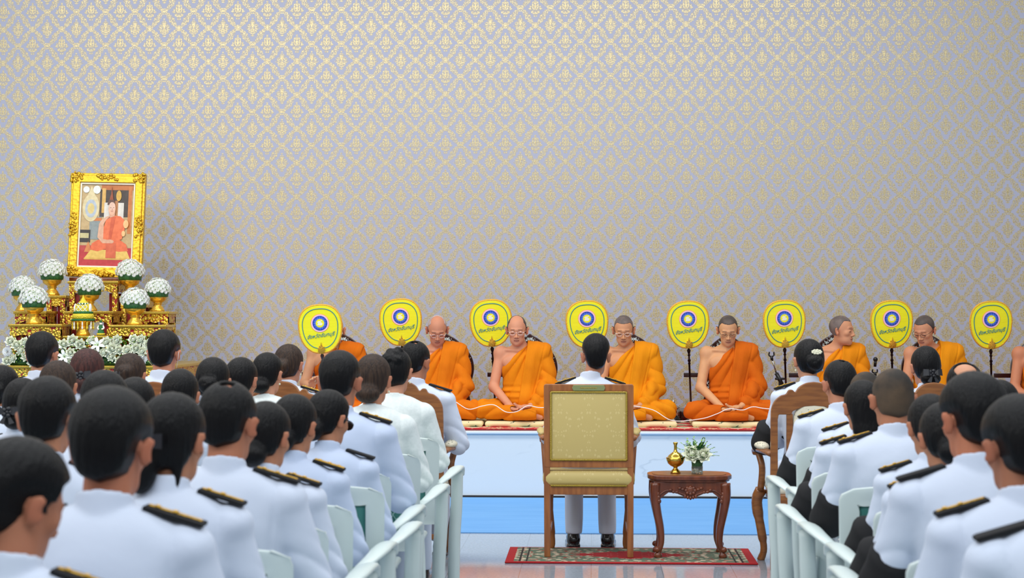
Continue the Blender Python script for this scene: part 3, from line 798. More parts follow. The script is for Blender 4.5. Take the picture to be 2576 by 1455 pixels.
def portrait():
    s = 293; z0 = 1.45 - (706 - 790) / 298.5
    p = at(263, 700, s)
    t = thing('framed_portrait', 'ornate gold-framed portrait photograph of a seated monk in orange robes, atop the altar', 'picture', (p.x, p.y, z0))
    MB().box((0, .03, .018), (.60, .14, .034), M['wood_red'], bevel=.004).build('stand', t)
    W, H = .328, .456; c = .036 + H
    tilt = Matrix.Translation((0, 0, .036)) @ Matrix.Rotation(math.radians(-4), 4, 'X') @ Matrix.Rotation(math.radians(1.3), 4, 'Y') @ Matrix.Translation((0, 0, H))
    fr = MB()
    for k, (a, y0, y1) in enumerate(((0, -.02, .03), (.020, -.036, .0), (.048, -.026, .0))):
        fr.prism(rrect(-W + a, W - a, -H + a, H - a, .01), y0, y1, M['gold_frame'], tilt, holes=[rrect(-W + .085, W - .085, -H + .085, H - .085, .004)], bevel=.006)
    fr.build('frame', t)
    rnd = random.Random(2)
    def cluster(cx, cz, n, rx, rz):
        orn = MB()
        for k in range(n): orn.ball((cx + rnd.uniform(-rx, rx), -.036, cz + rnd.uniform(-rz, rz)), (rnd.uniform(.008, .018), .012, rnd.uniform(.008, .018)), M['gold_frame'], 8, 5, tilt)
        orn.build('frame_ornament', t)
    for sx in (-1, 1):
        cluster(sx * (W - .035), 0, 26, .028, .10)
        for sz in (-1, 1): cluster(sx * (W - .05), sz * (H - .04), 26, .05, .04)
    for sz in (-1, 1): cluster(0, sz * (H - .035), 22, .09, .025)
    iv = MB().prism(rrect(-W + .078, W - .078, -H + .078, H - .078, .004), -.022, -.006, M['pearl_white'], tilt, holes=[rrect(-W + .098, W - .098, -H + .098, H - .098, .002)])
    iv.build('inner_liner', t)
    q = MB(); w, h = W - .095, H - .095; L = [0]
    def poly(col, pts, sc=True):
        L[0] += 1; y = -.008 - .0004 * L[0]
        q.prism([(x * w, z * h) for x, z in pts], y, y + .0003, flat(col), tilt)
    def flat(c): return mat('print_%02x%02x%02x' % c, srgb(*c), .35, vary=(30, srgb(*[max(0, x - 26) for x in c]), .5))
    def el(cx, cz, rx, rz, n=24): return [(cx + rx * math.cos(2 * PI * i / n), cz + rz * math.sin(2 * PI * i / n)) for i in range(n)]
    q.prism([(-w, -h), (w, -h), (w, h), (-w, h)], -.008, -.006, flat((196, 168, 120)), tilt)
    poly((60, 48, 44), [(-.3, .2), (.9, .2), (.9, .88), (-.3, .88)]); poly((190, 110, 50), [(-.25, .86), (1, .86), (1, 1), (-.25, 1)])
    poly((200, 120, 56), [(.78, -.2), (.92, -.2), (.92, .95), (.78, .95)]); poly((216, 170, 90), [(-.22, .3), (-.08, .3), (-.08, .9), (-.22, .9)])
    poly((222, 216, 206), [(-.12, .15), (.62, .15), (.62, .55), (-.12, .55)]); poly((180, 120, 70), [(.28, .15), (.4, .15), (.4, .6), (.28, .6)])
    poly((140, 150, 150), [(-.65, -.35), (-.2, -.35), (-.2, .2), (-.65, .2)]); poly((206, 120, 60), [(-.6, .1), (-.2, .1), (-.2, .18), (-.6, .18)])
    poly((40, 36, 40), [(-1, -.42), (-.6, -.42), (-.6, -.12), (-1, -.12)]); poly((200, 190, 140), [(-1, -.32), (-.66, -.32), (-.66, -.2), (-1, -.2)])
    poly((222, 206, 160), el(-.62, .42, .32, .34)); poly((222, 206, 160), [(-.84, .6), (-.4, .6), (-.62, .96)]); poly((180, 190, 200), el(-.62, .40, .22, .22)); poly((222, 200, 130), el(-.62, .40, .13, .13))
    poly((232, 236, 230), el(-.42, .86, .14, .1)); poly((232, 236, 230), el(-.82, .86, .12, .08))
    poly((214, 170, 70), el(.42, .72, .1, .13)); poly((150, 70, 30), [(.04, .55), (.24, .55), (.19, .75), (.15, .95), (.12, .75)])
    poly((96, 62, 50), [(0, .5), (.3, .5), (.26, .62), (.04, .62)])
    poly((188, 40, 52), [(-1, -1), (1, -1), (1, -.55), (-1, -.55)]); poly((186, 60, 60), [(-1, -.62), (-.5, -.62), (-.5, -.5), (-1, -.5)])
    poly((210, 130, 70), [(-.8, -.66), (-.55, -.66), (-.6, -.5), (-.66, -.4), (-.72, -.5)])
    poly((226, 188, 96), [(-.8, -.82), (.95, -.82), (.8, -.6), (-.55, -.6)]); poly((214, 170, 80), [(-.8, -.84), (.95, -.84), (.95, -.8), (-.8, -.8)])
    poly((228, 108, 62), [(-.58, -.6), (-.52, -.45), (-.3, -.36), (0, -.34), (.5, -.34), (.78, -.46), (.86, -.62), (.5, -.64), (.0, -.58), (-.3, -.64)])
    poly((232, 112, 64), [(-.12, -.36), (-.1, -.05), (-.02, .12), (.22, .24), (.52, .22), (.66, .14), (.70, -.1), (.6, -.34), (.2, -.40)])
    poly((222, 172, 142), [(-.32, -.3), (-.28, .02), (-.2, .12), (-.02, .20), (.18, .25), (-.02, .12), (-.1, .02), (-.1, -.34), (.1, -.36), (.08, -.44), (-.12, -.44)])
    poly((220, 168, 138), el(.15, -.40, .16, .05)); poly((212, 98, 60), [(.02, -.44), (.4, -.44), (.4, -.8), (.02, -.8)]); poly((208, 88, 48), [(.18, .2), (.34, .2), (.2, -.34), (.1, -.34)])
    poly((214, 160, 130), [(.12, .18), (.3, .22), (.32, .34), (.08, .34)]); poly((232, 180, 150), el(.19, .40, .135, .15)); poly((228, 190, 168), el(.19, .46, .12, .10))
    poly((120, 76, 60), [(.11, .42), (.17, .42), (.17, .43), (.11, .43)]); poly((120, 76, 60), [(.22, .42), (.28, .42), (.28, .43), (.22, .43)]); poly((178, 100, 84), [(.15, .335), (.24, .335), (.24, .345), (.15, .345)])
    poly((196, 130, 104), [(.18, .37), (.21, .37), (.20, .42)]); poly((240, 190, 130), el(.74, .03, .1, .1)); poly((240, 190, 130), el(.66, -.2, .07, .07))
    q.build('photograph', t)
M['gold_frame'] = mat('antique_gold_frame', srgb(212, 168, 48), .3, metal=.75, bump=('voronoi', 40, .3, .006))
M['pearl_white'] = mat('ivory_liner', srgb(226, 222, 206), .4, metal=.2)
portrait()

def flower_bowl_meshes():
    bowl = MB().lathe([(.062, 0), (.064, .01), (.055, .022), (.05, .034), (.036, .05), (.032, .06), (.042, .068), (.036, .078), (.05, .088), (.074, .104), (.080, .125), (.082, .135), (.078, .136), (.06, .11)], M['gold'], seg=24)
    ring = MB().lathe([(.085, .132), (.092, .134), (.098, .178), (.094, .180), (.05, .178)], M['leaf'], seg=28)
    d = MB(); rnd = random.Random(5); R = .112; n = 105
    d.ball((0, 0, .19), (.092, .092, .088), M['leaf_light'], 16, 10)
    for i in range(n):
        z = 1 - (i + .5) / n * 1.12; a = i * 2.39996; r = math.sqrt(max(0, 1 - z * z)); nv = Vector((r * math.cos(a), r * math.sin(a), z))
        c = Vector((0, 0, .188)) + Vector((nv.x * R, nv.y * R, nv.z * R * .98)) * rnd.uniform(.95, 1.05)
        q = nv.to_track_quat('Z', 'Y').to_matrix().to_4x4(); T = Matrix.Translation(c) @ q
        for rr, tz, cnt, ph in ((.021, .002, 12, 0), (.014, .007, 9, .3)):
            V = []; Fs = []
            for k in range(cnt):
                b = 2 * PI * k / cnt + ph; w_ = .20; o = len(V)
                V += [(0, 0, tz - .006), (rr * .7 * math.cos(b - w_), rr * .7 * math.sin(b - w_), tz + .002), (rr * math.cos(b), rr * math.sin(b), tz + .004), (rr * .7 * math.cos(b + w_), rr * .7 * math.sin(b + w_), tz + .002)]
                Fs.append([o, o + 1, o + 2, o + 3])
            d.add(V, Fs, M['petal'], True, T)
        d.ball((0, 0, .008), (.004, .004, .003), M['leaf_light'] if i % 3 == 0 else M['petal'], 6, 4, T)
    return bowl, ring, d
bw = flower_bowl_meshes(); fb = thing('flower_bowl', '', 'flower bowl')
bw[0].build('pedestal_bowl', fb); bw[1].build('leaf_collar', fb); tag(bw[2].build('flower_dome', fb), kind='stuff')
BOW = [(131, 742, 296, 'on the tall narrow table left of the portrait'), (327, 744, 296, 'on the tall narrow table right of the portrait'), (57, 782, 302, 'leftmost, at the left rear of the altar'),
       (85, 815, 309, 'at the front left corner of the altar'), (225, 782, 302, 'in the centre just under the portrait'), (397, 783, 302, 'rightmost, at the right rear of the altar'), (339, 817, 309, 'at the front right corner of the altar')]
for i, (px, py, s, lab) in enumerate(BOW):
    t = fb if i == 0 else copy_tree(fb)
    zt = {742: 743, 744: 745, 782: 783, 815: 816, 783: 784, 817: 818}[py]; sf = {296: 298.5, 302: 305, 309: 312}[s]
    p = at(px, py, s); t.location = (p.x, p.y, 1.45 - (zt - 790) / sf + .001)
    t.rotation_euler = (0, 0, i * .7); k = (1, 1.02, .95, 1, 1, .9, .97)[i]; t.scale = (k * 1.02, k * 1.02, k * 1.02)
    tag(t, 'gold bowl with white chrysanthemum dome ' + lab, 'flower bowl', 'chrysanthemum bowls on the altar')

def garland_tray():
    z = 1.45 - (846 - 790) / 312; p = at(209, 840, 308)
    t = thing('garland_offering', 'yellow and green garland offering stacked on a gold pedestal tray, centre of the altar', 'offering', (p.x, p.y, z + .001))
    MB().lathe([(.055, 0), (.057, .012), (.04, .04), (.03, .065), (.05, .085), (.085, .12), (.088, .128), (.08, .128), (.04, .10)], M['gold'], seg=28).build('pedestal_tray', t)
    MB().lathe([(.094, .120), (.098, .128), (.094, .136)], M['garland_green'], seg=30).build('leaf_rim', t)
    MB().lathe([(.075, .134), (.088, .142), (.088, .170), (.078, .180), (.05, .182)], M['garland_yellow'], seg=30).build('yellow_band', t)
    MB().lathe([(.07, .178), (.082, .184), (.080, .196), (.06, .20)], M['garland_green'], seg=30).build('green_band', t)
    g = MB().box((0, 0, .225), (.10, .08, .062), M['garland_yellow'], bevel=.01)
    for s in (-1, 1):
        g.ball((s * .062, -.01, .224), (.013, .022, .040), M['petal'], 10, 8); g.ball((s * .05, -.02, .226), (.008, .02, .038), M['garland_yellow'], 8, 8)
    for i in range(5):
        for j in range(3): g.box((-.036 + i * .018, -.041, .205 + j * .02), (.004, .004, .026), M['petal'], rot=(0, .78 if (i + j) % 2 else -.78, 0))
    g.build('garland_box', t)
    MB().lathe([(.042, .255), (.045, .262), (.036, .275), (.02, .292), (.008, .315), (.002, .335)], M['garland_yellow'], seg=18).build('garland_crown', t)
    b = MB()
    for k in range(22):
        a = 2 * PI * k / 22; b.ball((.040 * math.cos(a), .040 * math.sin(a), .262), .008, M['petal'] if k % 2 else M['garland_green'], 6, 4)
    b.build('bud_ring', t)
    for k in range(14):
        a = 2 * PI * k / 14; x, y = .086 * math.cos(a), .086 * math.sin(a)
        MB().lathe([(.002, .118), (.006, .10), (.007, .085), (.004, .08), (.009, .066), (.006, .055), (.001, .045)], M['petal'] if k % 2 else M['garland_yellow'], (x, y, 0), 8).build('tassel', t)
garland_tray()
def figurine():
    z = 1.45 - (846 - 790) / 312; p = at(254, 840, 308)
    t = thing('garland_figurine', 'small green and yellow floral figurine beside the garland tray', 'figurine', (p.x, p.y, z + .001))
    MB().lathe([(.032, 0), (.034, .012), (.028, .02), (.02, .06), (.017, .085)], M['garland_green'], seg=16).build('body', t)
    MB().lathe([(.033, .004), (.036, .010), (.033, .018)], M['garland_yellow'], seg=18).build('skirt', t)
    b = MB().ball((0, 0, .098), .013, M['petal']); b.lathe([(.012, .106), (.006, .12), (.001, .14)], M['garland_green'], seg=10); b.build('head', t)
    for s in (-1, 1): MB().sweep(spline([(s * .017, 0, .08), (s * .026, -.008, .06), (s * .012, -.022, .05)], 4), .007, M['petal'], 8).build('arm', t)
figurine()

def flower_row():
    t = thing('flower_arrangement', 'long low arrangement of white roses and lilies along the foot of the altar', 'flower arrangement', (at(197, 925, 318).x, FRONT + .13, BASEZ + .001))
    rnd = random.Random(11); W2 = .585; f = MB()
    f.box((0, 0, .035), (2 * W2, .12, .07), M['leaf'], bevel=.02)
    for k in range(420):
        x = rnd.uniform(-W2, W2); z = rnd.uniform(.03, .19); a = rnd.uniform(PI * .9, PI * 2.1); y = -.05 + .04 * rnd.random()
        leafshape(f, (x, y, z), rnd.uniform(.04, .08), rnd.uniform(.018, .034), a, rnd.uniform(-.6, 1.0), M['leaf'] if rnd.random() < .55 else M['leaf_light'])
    for k in range(260):
        f.ball((rnd.uniform(-W2, W2), rnd.uniform(-.10, -.04), rnd.uniform(.02, .235)), .006, M['leaf_light'], 6, 4)
    tag(f.build('foliage', t), kind='stuff')
    spots = []
    for k in range(900):
        x, z = rnd.uniform(-W2, W2), rnd.uniform(.02, .205)
        if all((x - a) ** 2 + (z - b) ** 2 > .060 ** 2 for a, b in spots): spots.append((x, z))
    lily = MB()
    for k in range(6):
        a = 2 * PI * k / 6; V = [(0, 0, 0)]; 
        for i in range(1, 6):
            v = i / 5; wd = .013 * math.sin(PI * v) ** .7 + .0005; r = .068 * v; z = .030 * math.sin(v * 2.4)
            for u in (-1, 0, 1): V.append((r * math.cos(a) - u * wd * math.sin(a), r * math.sin(a) + u * wd * math.cos(a), z + abs(u) * .004))
        Fs = [[0, 1, 2], [0, 2, 3]] + [[1 + 3 * i + j, 4 + 3 * i + j, 5 + 3 * i + j, 2 + 3 * i + j] for i in range(4) for j in range(2)]
        lily.add(V, Fs, M['petal'], True)
    for k in range(5): lily.sweep([(0, 0, 0), (.012 * math.cos(k * 1.26), .012 * math.sin(k * 1.26), .04)], .0015, M['leaf_light'], 5)
    lm = lily.build('tmp'); lme = lm.data; bpy.data.objects.remove(lm)
    mum = MB()
    for i in range(70):
        z = 1 - (i + .5) / 70 * .95; a = i * 2.39996; r = math.sqrt(max(0, 1 - z * z)); d = Vector((r * math.cos(a), r * math.sin(a), z))
        q = d.to_track_quat('Z', 'Y').to_matrix().to_4x4()
        mum.add([(0, 0, 0), (.006, 0, .028), (0, .002, .046), (-.006, 0, .028)], [[0, 1, 2, 3]], M['petal'], True, q)
    mm = mum.build('tmp'); mme = mm.data; bpy.data.objects.remove(mm)
    for i, (x, z) in enumerate(spots):
        kind = 'lily' if i % 9 == 4 else ('chrysanthemum' if i % 11 == 2 else 'rose')
        o = put(kind, {'lily': lme, 'chrysanthemum': mme, 'rose': ROSEM}[kind], t)
        o.location = (x, -.085 + .25 * max(0, z - .12), z); o.rotation_euler = (math.radians(72 + rnd.uniform(-14, 12)), rnd.uniform(-.3, .3), rnd.uniform(-.4, .4)); k = rnd.uniform(.78, .98) if kind == 'rose' else 1.0; o.scale = (k, k, k)
flower_row()

# ---------------------------------------------------------------- heads, shared by every figure
def head_field(Q): return near(Q, (0, 0, 0), .15, head_core)
def head_core(Q):
    q = Q.copy(); q[:, 0] = np.abs(q[:, 0])
    d = ell(q, (0, -.015, .030), (.075, .094, .086))
    d = smin(d, ell(q, (0, .020, -.030), (.0600, .068, .086)), .03)
    d = smin(d, ell(q, (.012, .036, -.080), (.038, .044, .032)), .025)
    d = smin(d, sph(q, (0, .070, -.100), .015), .03)
    d = smin(d, cap(q, (.0, .082, .022), (.040, .070, .020), .010, .008), .014)     # brow
    d = smax(d, -ell(q, (.031, .096, .002), (.018, .016, .013)), .010)              # eye socket
    d = smin(d, ell(q, (.031, .074, .000), (.0150, .012, .010)), .004)              # eyelid
    d = smin(d, cap(q, (0, .082, .006), (0, .102, -.032), .006, .010), .010)        # nose
    d = smin(d, sph(q, (.013, .092, -.038), .0085), .006)
    d = smin(d, ell(q, (.045, .056, -.020), (.018, .018, .018)), .02)               # cheekbone
    d = smax(d, -cap(q, (0, .098, -.0685), (.020, .088, -.0685), .0018), .004)      # mouth
    d = smin(d, ell(q, (0, .084, -.062), (.022, .010, .0055)), .005)
    d = smin(d, ell(q, (0, .082, -.074), (.018, .010, .006)), .005)
    e = ell((q - A(.086, -.014, -.010)) @ rot(0, 16, -40), (0, 0, 0), (.0085, .021, .035))
    e = smax(e, -ell(q, (.100, -.004, -.010), (.008, .009, .017)), .006)
    return smin(d, e, .008)
def skin_colour(V, hc, R, tone, face=True):
    c = np.ones((len(V), 3), np.float32) * np.array(srgb(*tone)[:3], np.float32)
    q = (V - hc) @ R; x = np.abs(q[:, 0]); y = q[:, 1]; z = q[:, 2]
    def blend(w, col): c[:] = c * (1 - w[:, None]) + np.array(srgb(*col)[:3], np.float32) * w[:, None]
    sm = lambda v, a, b: np.clip((v - a) / (b - a), 0, 1)
    if face:
        front = sm(y, .03, .06)
        blend(front * sm(np.abs(z + .068), .013, .008) * sm(x, .026, .020) * .5, (160, 92, 82))
        blend(front * sm(np.abs(z + .0685), .004, .0015) * sm(x, .024, .018) * .8, (84, 40, 38))
        blend(front * sm(np.abs(z - .024 - .1 * (.03 - x)), .0055, .003) * sm(np.abs(x - .031), .020, .014) * .62, (60, 42, 36))
        blend(front * sm(np.abs(z + .0065), .0045, .002) * sm(np.abs(x - .031), .017, .012) * .85, (46, 28, 26))
        blend(front * sm(np.abs(z + .052), .012, .006) * sm(x, .03, .02) * .05, (90, 70, 64))
        blend(sm(np.sqrt((x - .012) ** 2 + (z + .046) ** 2) + (y < .08) * 1.0, .006, .003) * .5, (80, 36, 32))
    ear = sm(np.sqrt((x - .088) ** 2 + (y + .01) ** 2 + (z + .01) ** 2), .035, .02)
    blend(ear * .3, (206, 110, 84))
    return c

TONES = [(208, 154, 116), (196, 140, 110), (196, 136, 108), (204, 152, 122), (206, 160, 126), (194, 140, 116), (196, 138, 112), (190, 128, 102)]

def hand_field(P, pc, *a): return near(P, pc, .125, lambda q: hand_core(q, pc, *a))
def hand_core(P, pc, dirv, nrm, side, curl=.5):
    """palm centre, finger direction, palm normal (which way the palm faces); side=+1 when the thumb lies on the +cross side"""
    f = Vector(dirv).normalized(); n = Vector(nrm).normalized(); n = (n - f * n.dot(f)).normalized(); s_ = f.cross(n) * side
    R = np.array([[s_.x, f.x, n.x], [s_.y, f.y, n.y], [s_.z, f.z, n.z]], np.float32)
    q = (P - A(*pc)) @ R                                     # x to the thumb, y along the fingers, z out of the palm
    d = ell(q, (0, 0, 0), (.040, .046, .015))
    d = smin(d, ell(q, (.018, -.018, .006), (.018, .026, .014)), .01)
    for i, (x, L) in enumerate(((.030, .066), (.010, .074), (-.010, .068), (-.029, .054))):
        b = (x, .034, .0); m_ = (x * 1.05, .034 + L * .52, .004 + L * .20 * curl); e = (x * .98, .034 + L * (.98 - .28 * curl), .008 + L * .75 * curl)
        d = smin(d, chain(q, [b, m_, e], [.0095, .0085, .0070], .003), .004)
    d = smin(d, chain(q, [(.026, -.022, .004), (.050, .008, .012), (.050, .038, .018)], [.012, .0105, .008], .004), .008)
    return d

# ---------------------------------------------------------------- monks
def monk(i, px, top_y, tone, robe, pitch=22, turn=0, lean=0, bodyturn=0, hair='stubble', glasses=None, hidden_head=False, headx=0.0, heady=0.0, arm_up=False, label='', wide=1.0, h=.0042):
    """built facing +Y, then turned round towards the hall"""
    HX, HY, HZ = headx, .055 + heady, .735
    HC = A(HX, HY, HZ); HR = rot(-pitch, 0, 0); HR = rot(0, lean, turn) @ HR
    rw = wide
    sh = [(.178 * rw, -.02, .545), (-.178 * rw, -.02, .545)]
    if arm_up: el_r, wr_r, hand_r = (.235, .08, .30), (.165, .27, .275), ((.145, .325, .295), (-.25, .45, .85), (-.75, .6, .2), 1)
    else: el_r, wr_r, hand_r = (.232 * rw, .04, .265), (.085, .255, .120), ((.042, .292, .098), (-.93, .30, -.12), (0, .25, 1), 1)
    el_l, wr_l = (-.232 * rw, .05, .265), (-.085, .255, .125)
    hand_l = ((-.040, .296, .118), (.93, .28, -.12), (0, .25, 1), -1)
    def torso(P, g=0.0):
        d = ell(P, (0, -.03, .12), (.165 * rw + g, .125 + g, .13 + g))
        d = smin(d, ell(P, (0, -.015, .26), (.145 * rw + g, .115 + g, .15 + g)), .06)
        d = smin(d, ell(P, (0, -.015, .42), (.160 * rw + g, .108 + g, .16 + g)), .05)
        d = smin(d, cap(P, (.135 * rw, -.02, .535), (-.135 * rw, -.02, .535), .052 + g), .05)
        return smin(d, ell(P, (0, -.02, .57), (.10, .055, .05)), .05)
    def legs(P, g=0.0):
        d = None
        for s_ in (1, -1):
            t_ = chain(P, [(s_ * .09, -.01, .085), (s_ * .30, .20, .088), (-s_ * .04, .315 if s_ > 0 else .27, .058 if s_ > 0 else .05)], [.088 + g, .064 + g, .042 + g], .03)
            d = t_ if d is None else smin(d, t_, .03)
        return d
    def body(P):
        d = torso(P)
        d = smin(d, legs(P, -.012), .04)
        neck = cap(P, (HX * .3, -.015, .575), (HX * .8, HY - .03, HZ - .07), .056, .053)
        d = smin(d, neck, .035)
        hd = head_field((P - HC) @ HR)
        d = smin(d, hd, .022)
        for s_, e_, w_ in ((sh[0], el_r, wr_r), (sh[1], el_l, wr_l)):
            d = smin(d, ell(P, s_, (.058, .060, .058)), .03)
            d = smin(d, chain(P, [s_, e_, w_], [.046, .040, .027], .022), .03)
        d = smin(d, cap(P, (.03, .055, .565), (.13, .03, .572), .010), .02)          # collarbone
        d = smin(d, ell(P, (.085, .052, .47), (.07, .030, .05)), .04)                # breast
        d = smin(d, hand_field(P, *hand_r, .55), .012); d = smin(d, hand_field(P, *hand_l, .55), .012)
        d = smin(d, chain(P, [(-.04, .30, .06), (-.16, .275, .03)], [.03, .024], .01), .02)   # foot tucked in
        return d
    slope = .85
    def robe_f(P):
        x, y, z = P[:, 0], P[:, 1], P[:, 2]
        n1 = wob(P, 11, i); n2 = wob(P, 26, i + 5)
        # folds fan out from the left shoulder
        th = np.arctan2(x + .12, .70 - z)
        fold = (.5 - np.abs(np.sin(th * 15 + n1 * .9)) ** .8) * .017 + n2 * .0030
        t = torso(P, .015)
        belly = smin(t, ell(P, (0, .03, .16), (.17 * rw, .13, .11)), .04)
        low = np.clip((z - .06) / .12, 0, 1); front = np.clip((y + .02) / .06, 0, 1)
        t = belly + fold * low * (.35 + .65 * front)
        waist = np.sin(z * 120 + n1 * 1.5 + x * 8) * .007 * np.clip(1 - np.abs(z - .22) / .09, 0, 1) * np.clip((x + .05) / .06, 0, 1)
        t = t + waist
        # left sleeve with cross folds
        a = chain(P, [sh[1], el_l, (wr_l[0] - .02, wr_l[1] - .03, wr_l[2] + .01)], [.078, .064, .046], .03)
        along = np.linalg.norm(P - A(*sh[1]), axis=1)
        a = a + (.5 - np.abs(np.sin(along * 30 + x * 22 + n1 * 1.6)) ** .8) * .017 + n2 * .003
        hang = ell(P, (el_l[0] + .055, el_l[1] + .05, .20), (.055, .12, .12)) + (.5 - np.abs(np.sin(z * 36 + y * 26 + n1 * 1.2)) ** .8) * .016
        a = smin(a, hang, .04)
        d = smin(t, a, .018)
        # folded outer robe laid over the left shoulder, falling down the front as a flat panel
        u = np.clip((.60 - z) / .50, 0, 1); xc = -.145 * rw + .105 * u; hw = .098 * rw - .030 * u
        surf = smin(torso(P, .015), ell(P, (0, .03, .16), (.17 * rw, .13, .11)), .04)
        surf = smin(surf, ell(P, (-.15 * rw, -.015, .545), (.105, .075, .055)), .04)
        panel = smax(surf - .027 - .002 * np.sin((x - xc) * 75 + n1) + n2 * .002, np.abs(x - xc) - hw, .008)
        panel = smax(panel, .075 - z, .01); panel = smax(panel, z - .66, .01)
        crease = np.exp(-((x - xc + hw * .45) / .006) ** 2) * .005 * (y > 0)
        panel = panel + crease
        d = smin(d, panel, .006)
        # bare right shoulder: cut by a slanting neckline
        line = z - (.445 + (.150 * rw - x) * slope) - .004 * np.sin(np.clip((.15 - x) / .2, 0, 1) * PI)
        cut = line * .76
        cut = np.where(x < -.045, -.2 + 0 * x + np.maximum(0, (x + .10) * 3), cut)
        d = smax(d, cut, .006)
        d = smax(d, -cap(P, (HX * .3, -.015, .575), (HX * .8, HY - .03, HZ - .07), .064, .060), .006)
        if not arm_up: d = smax(d, -chain(P, [sh[0], el_r, wr_r], [.052, .046, .034], .02), .004)
        # lower robe over the crossed legs
        l = legs(P, .008)
        l = smin(l, ell(P, (0, .12, .055), (.22 * rw, .15, .055)), .06)
        lf = (.5 - np.abs(np.sin((z * 30 + np.abs(x) * 15 - y * 12) + n1 * 1.3)) ** .8) * .019 * np.clip(np.abs(x) / .10, .4, 1) + n2 * .0035
        l = l + lf
        flap = smax(smax(ell(P, (-.035, .30, .055), (.12, .075, .055)) - .004, np.abs(x + .035) - .095, .008), .012 - z, .006)
        l = smin(l, flap, .010)
        d = smin(d, l, .018)
        if not arm_up: d = smax(d, -hand_field(P, *hand_r, .55) + .004, .004)
        d = smax(d, -hand_field(P, *hand_l, .55) + .004, .004)
        d = smax(d, -z + .002, .01)
        return d
    lo, hi = (-.44, -.20, -.01), (.44, .46, .90)
    me = field_mesh('person', body, lo, hi, h, [M['skin']], lambda V: skin_colour(V, HC, HR, tone))
    p = at(px, 1060, 303)
    o = put('person', me); o.location = (p.x, 13.80, CZ + .043); o.rotation_euler = (0, 0, PI + math.radians(bodyturn))
    tag(o, label, 'person', 'monks seated in a row on the stage')
    rme = field_mesh('robe', robe_f, lo, hi, h * 1.1, [M[robe]])
    put('robe', rme, o)
    if hair:
        def hf(P):
            q = (P - HC) @ HR; x = np.abs(q[:, 0]); y, z = q[:, 1], q[:, 2]
            hl = np.where(y > 0, .070 - np.clip(.052 - y, 0, .05) * .2, .0) + 0 * z
            # hairline: high over the forehead, down past the temples, low at the nape
            reg = np.where(y > .03, .078 - z, np.where(y > -.02, .078 - (y - .03) / -.05 * -.0 - (.03 - y) / .05 * .10 - z, -.045 - z * 1.0))
            reg = np.maximum(reg, np.where(y > .03, 0, -1)) if False else reg
            if hair == 'balding': reg = np.maximum(reg, .058 - np.sqrt(x ** 2 + ((y - .04) * .8) ** 2) if True else reg)
            if hair == 'crown': reg = np.maximum(reg, .055 - np.sqrt(x ** 2 + (y - .02) ** 2))
            ear = ell((np.stack([x, y, z], 1) - A(.086, -.012, -.010)) @ rot(0, 16, -40), (0, 0, 0), (.013, .023, .037))
            return np.maximum(np.maximum(head_field(q) - .0028, reg), -ear)
        hm = {'stubble': 'stubble_dark', 'balding': 'stubble_dark', 'crown': 'stubble_white', 'grey': 'stubble'}[hair]
        c = HC; put('hair', field_mesh('hair', hf, (c[0] - .12, c[1] - .14, c[2] - .14), (c[0] + .12, c[1] + .14, c[2] + .14), .0035, [M[hm]]), o)
    if glasses:
        g = MB(); T = Matrix.Translation(tuple(HC)) @ Matrix([list(map(float, r)) for r in HR]).to_4x4()
        for s_ in (1, -1):
            g.sweep([(s_ * .032 + .021 * math.cos(a * PI / 8), .099, -.002 + .0145 * math.sin(a * PI / 8)) for a in range(16)], .0014, M[glasses], 6, closed=True, T=T)
            g.sweep([(s_ * .053, .098, .004), (s_ * .074, .07, .006), (s_ * .082, .0, .004)], .0014, M[glasses], 6, T=T)
        g.sweep([(-.011, .099, .002), (0, .102, .004), (.011, .099, .002)], .0013, M[glasses], 6, T=T)
        g.build('glasses', o)
    return o
MK = [
 dict(px=845, tone=TONES[0], robe='robe0', pitch=12, arm_up=True, label='monk in orange robe hidden behind the yellow fan he holds before his face', hair=None),
 dict(px=1103, tone=(204, 138, 106), robe='robe1', pitch=30, turn=8, glasses='silver', hair='crown', label='elderly monk with white stubble and thin glasses, looking down'),
 dict(px=1314, tone=(212, 146, 112), robe='robe2', pitch=14, turn=0, glasses='silver', hair='balding', label='balding monk with dark side hair and tinted glasses, eyes closed', headx=.04),
 dict(px=1582, tone=(206, 146, 104), robe='robe3', pitch=20, turn=-2, glasses='silver', hair='grey', label='monk in yellow-orange robe with rimless glasses, partly behind the gold armchair', headx=.045),
 dict(px=1832, tone=(214, 158, 112), robe='robe3x', pitch=24, turn=-2, glasses='metal_black', hair='stubble', label='monk in the deepest orange robe, wearing dark glasses, hands in his lap', headx=.01),
 dict(px=2100, tone=(206, 144, 106), robe='robe4', pitch=4, turn=62, hair='grey', label='monk turning his head to the right, behind the woman with the white hair clip', headx=-.045, lean=0),
 dict(px=2345, tone=(206, 142, 104), robe='robe5', pitch=26, turn=-38, glasses='metal_black', hair='stubble', label='monk in glasses bending his head to the left, whispering', headx=.09, heady=.03),
 dict(px=2617, tone=(198, 128, 92), robe='robe6', pitch=16, turn=0, hair='stubble', label='monk mostly cut off by the right edge, bare arm showing'),
]
M['robe3x'] = M['robe3']
MONK_ROBES = {'robe3': 'robe5', 'robe3x': 'robe3'}
for i, k in enumerate(MK):
    k = dict(k); k['robe'] = MONK_ROBES.get(k['robe'], k['robe'])
    monk(i, top_y=0, **k)

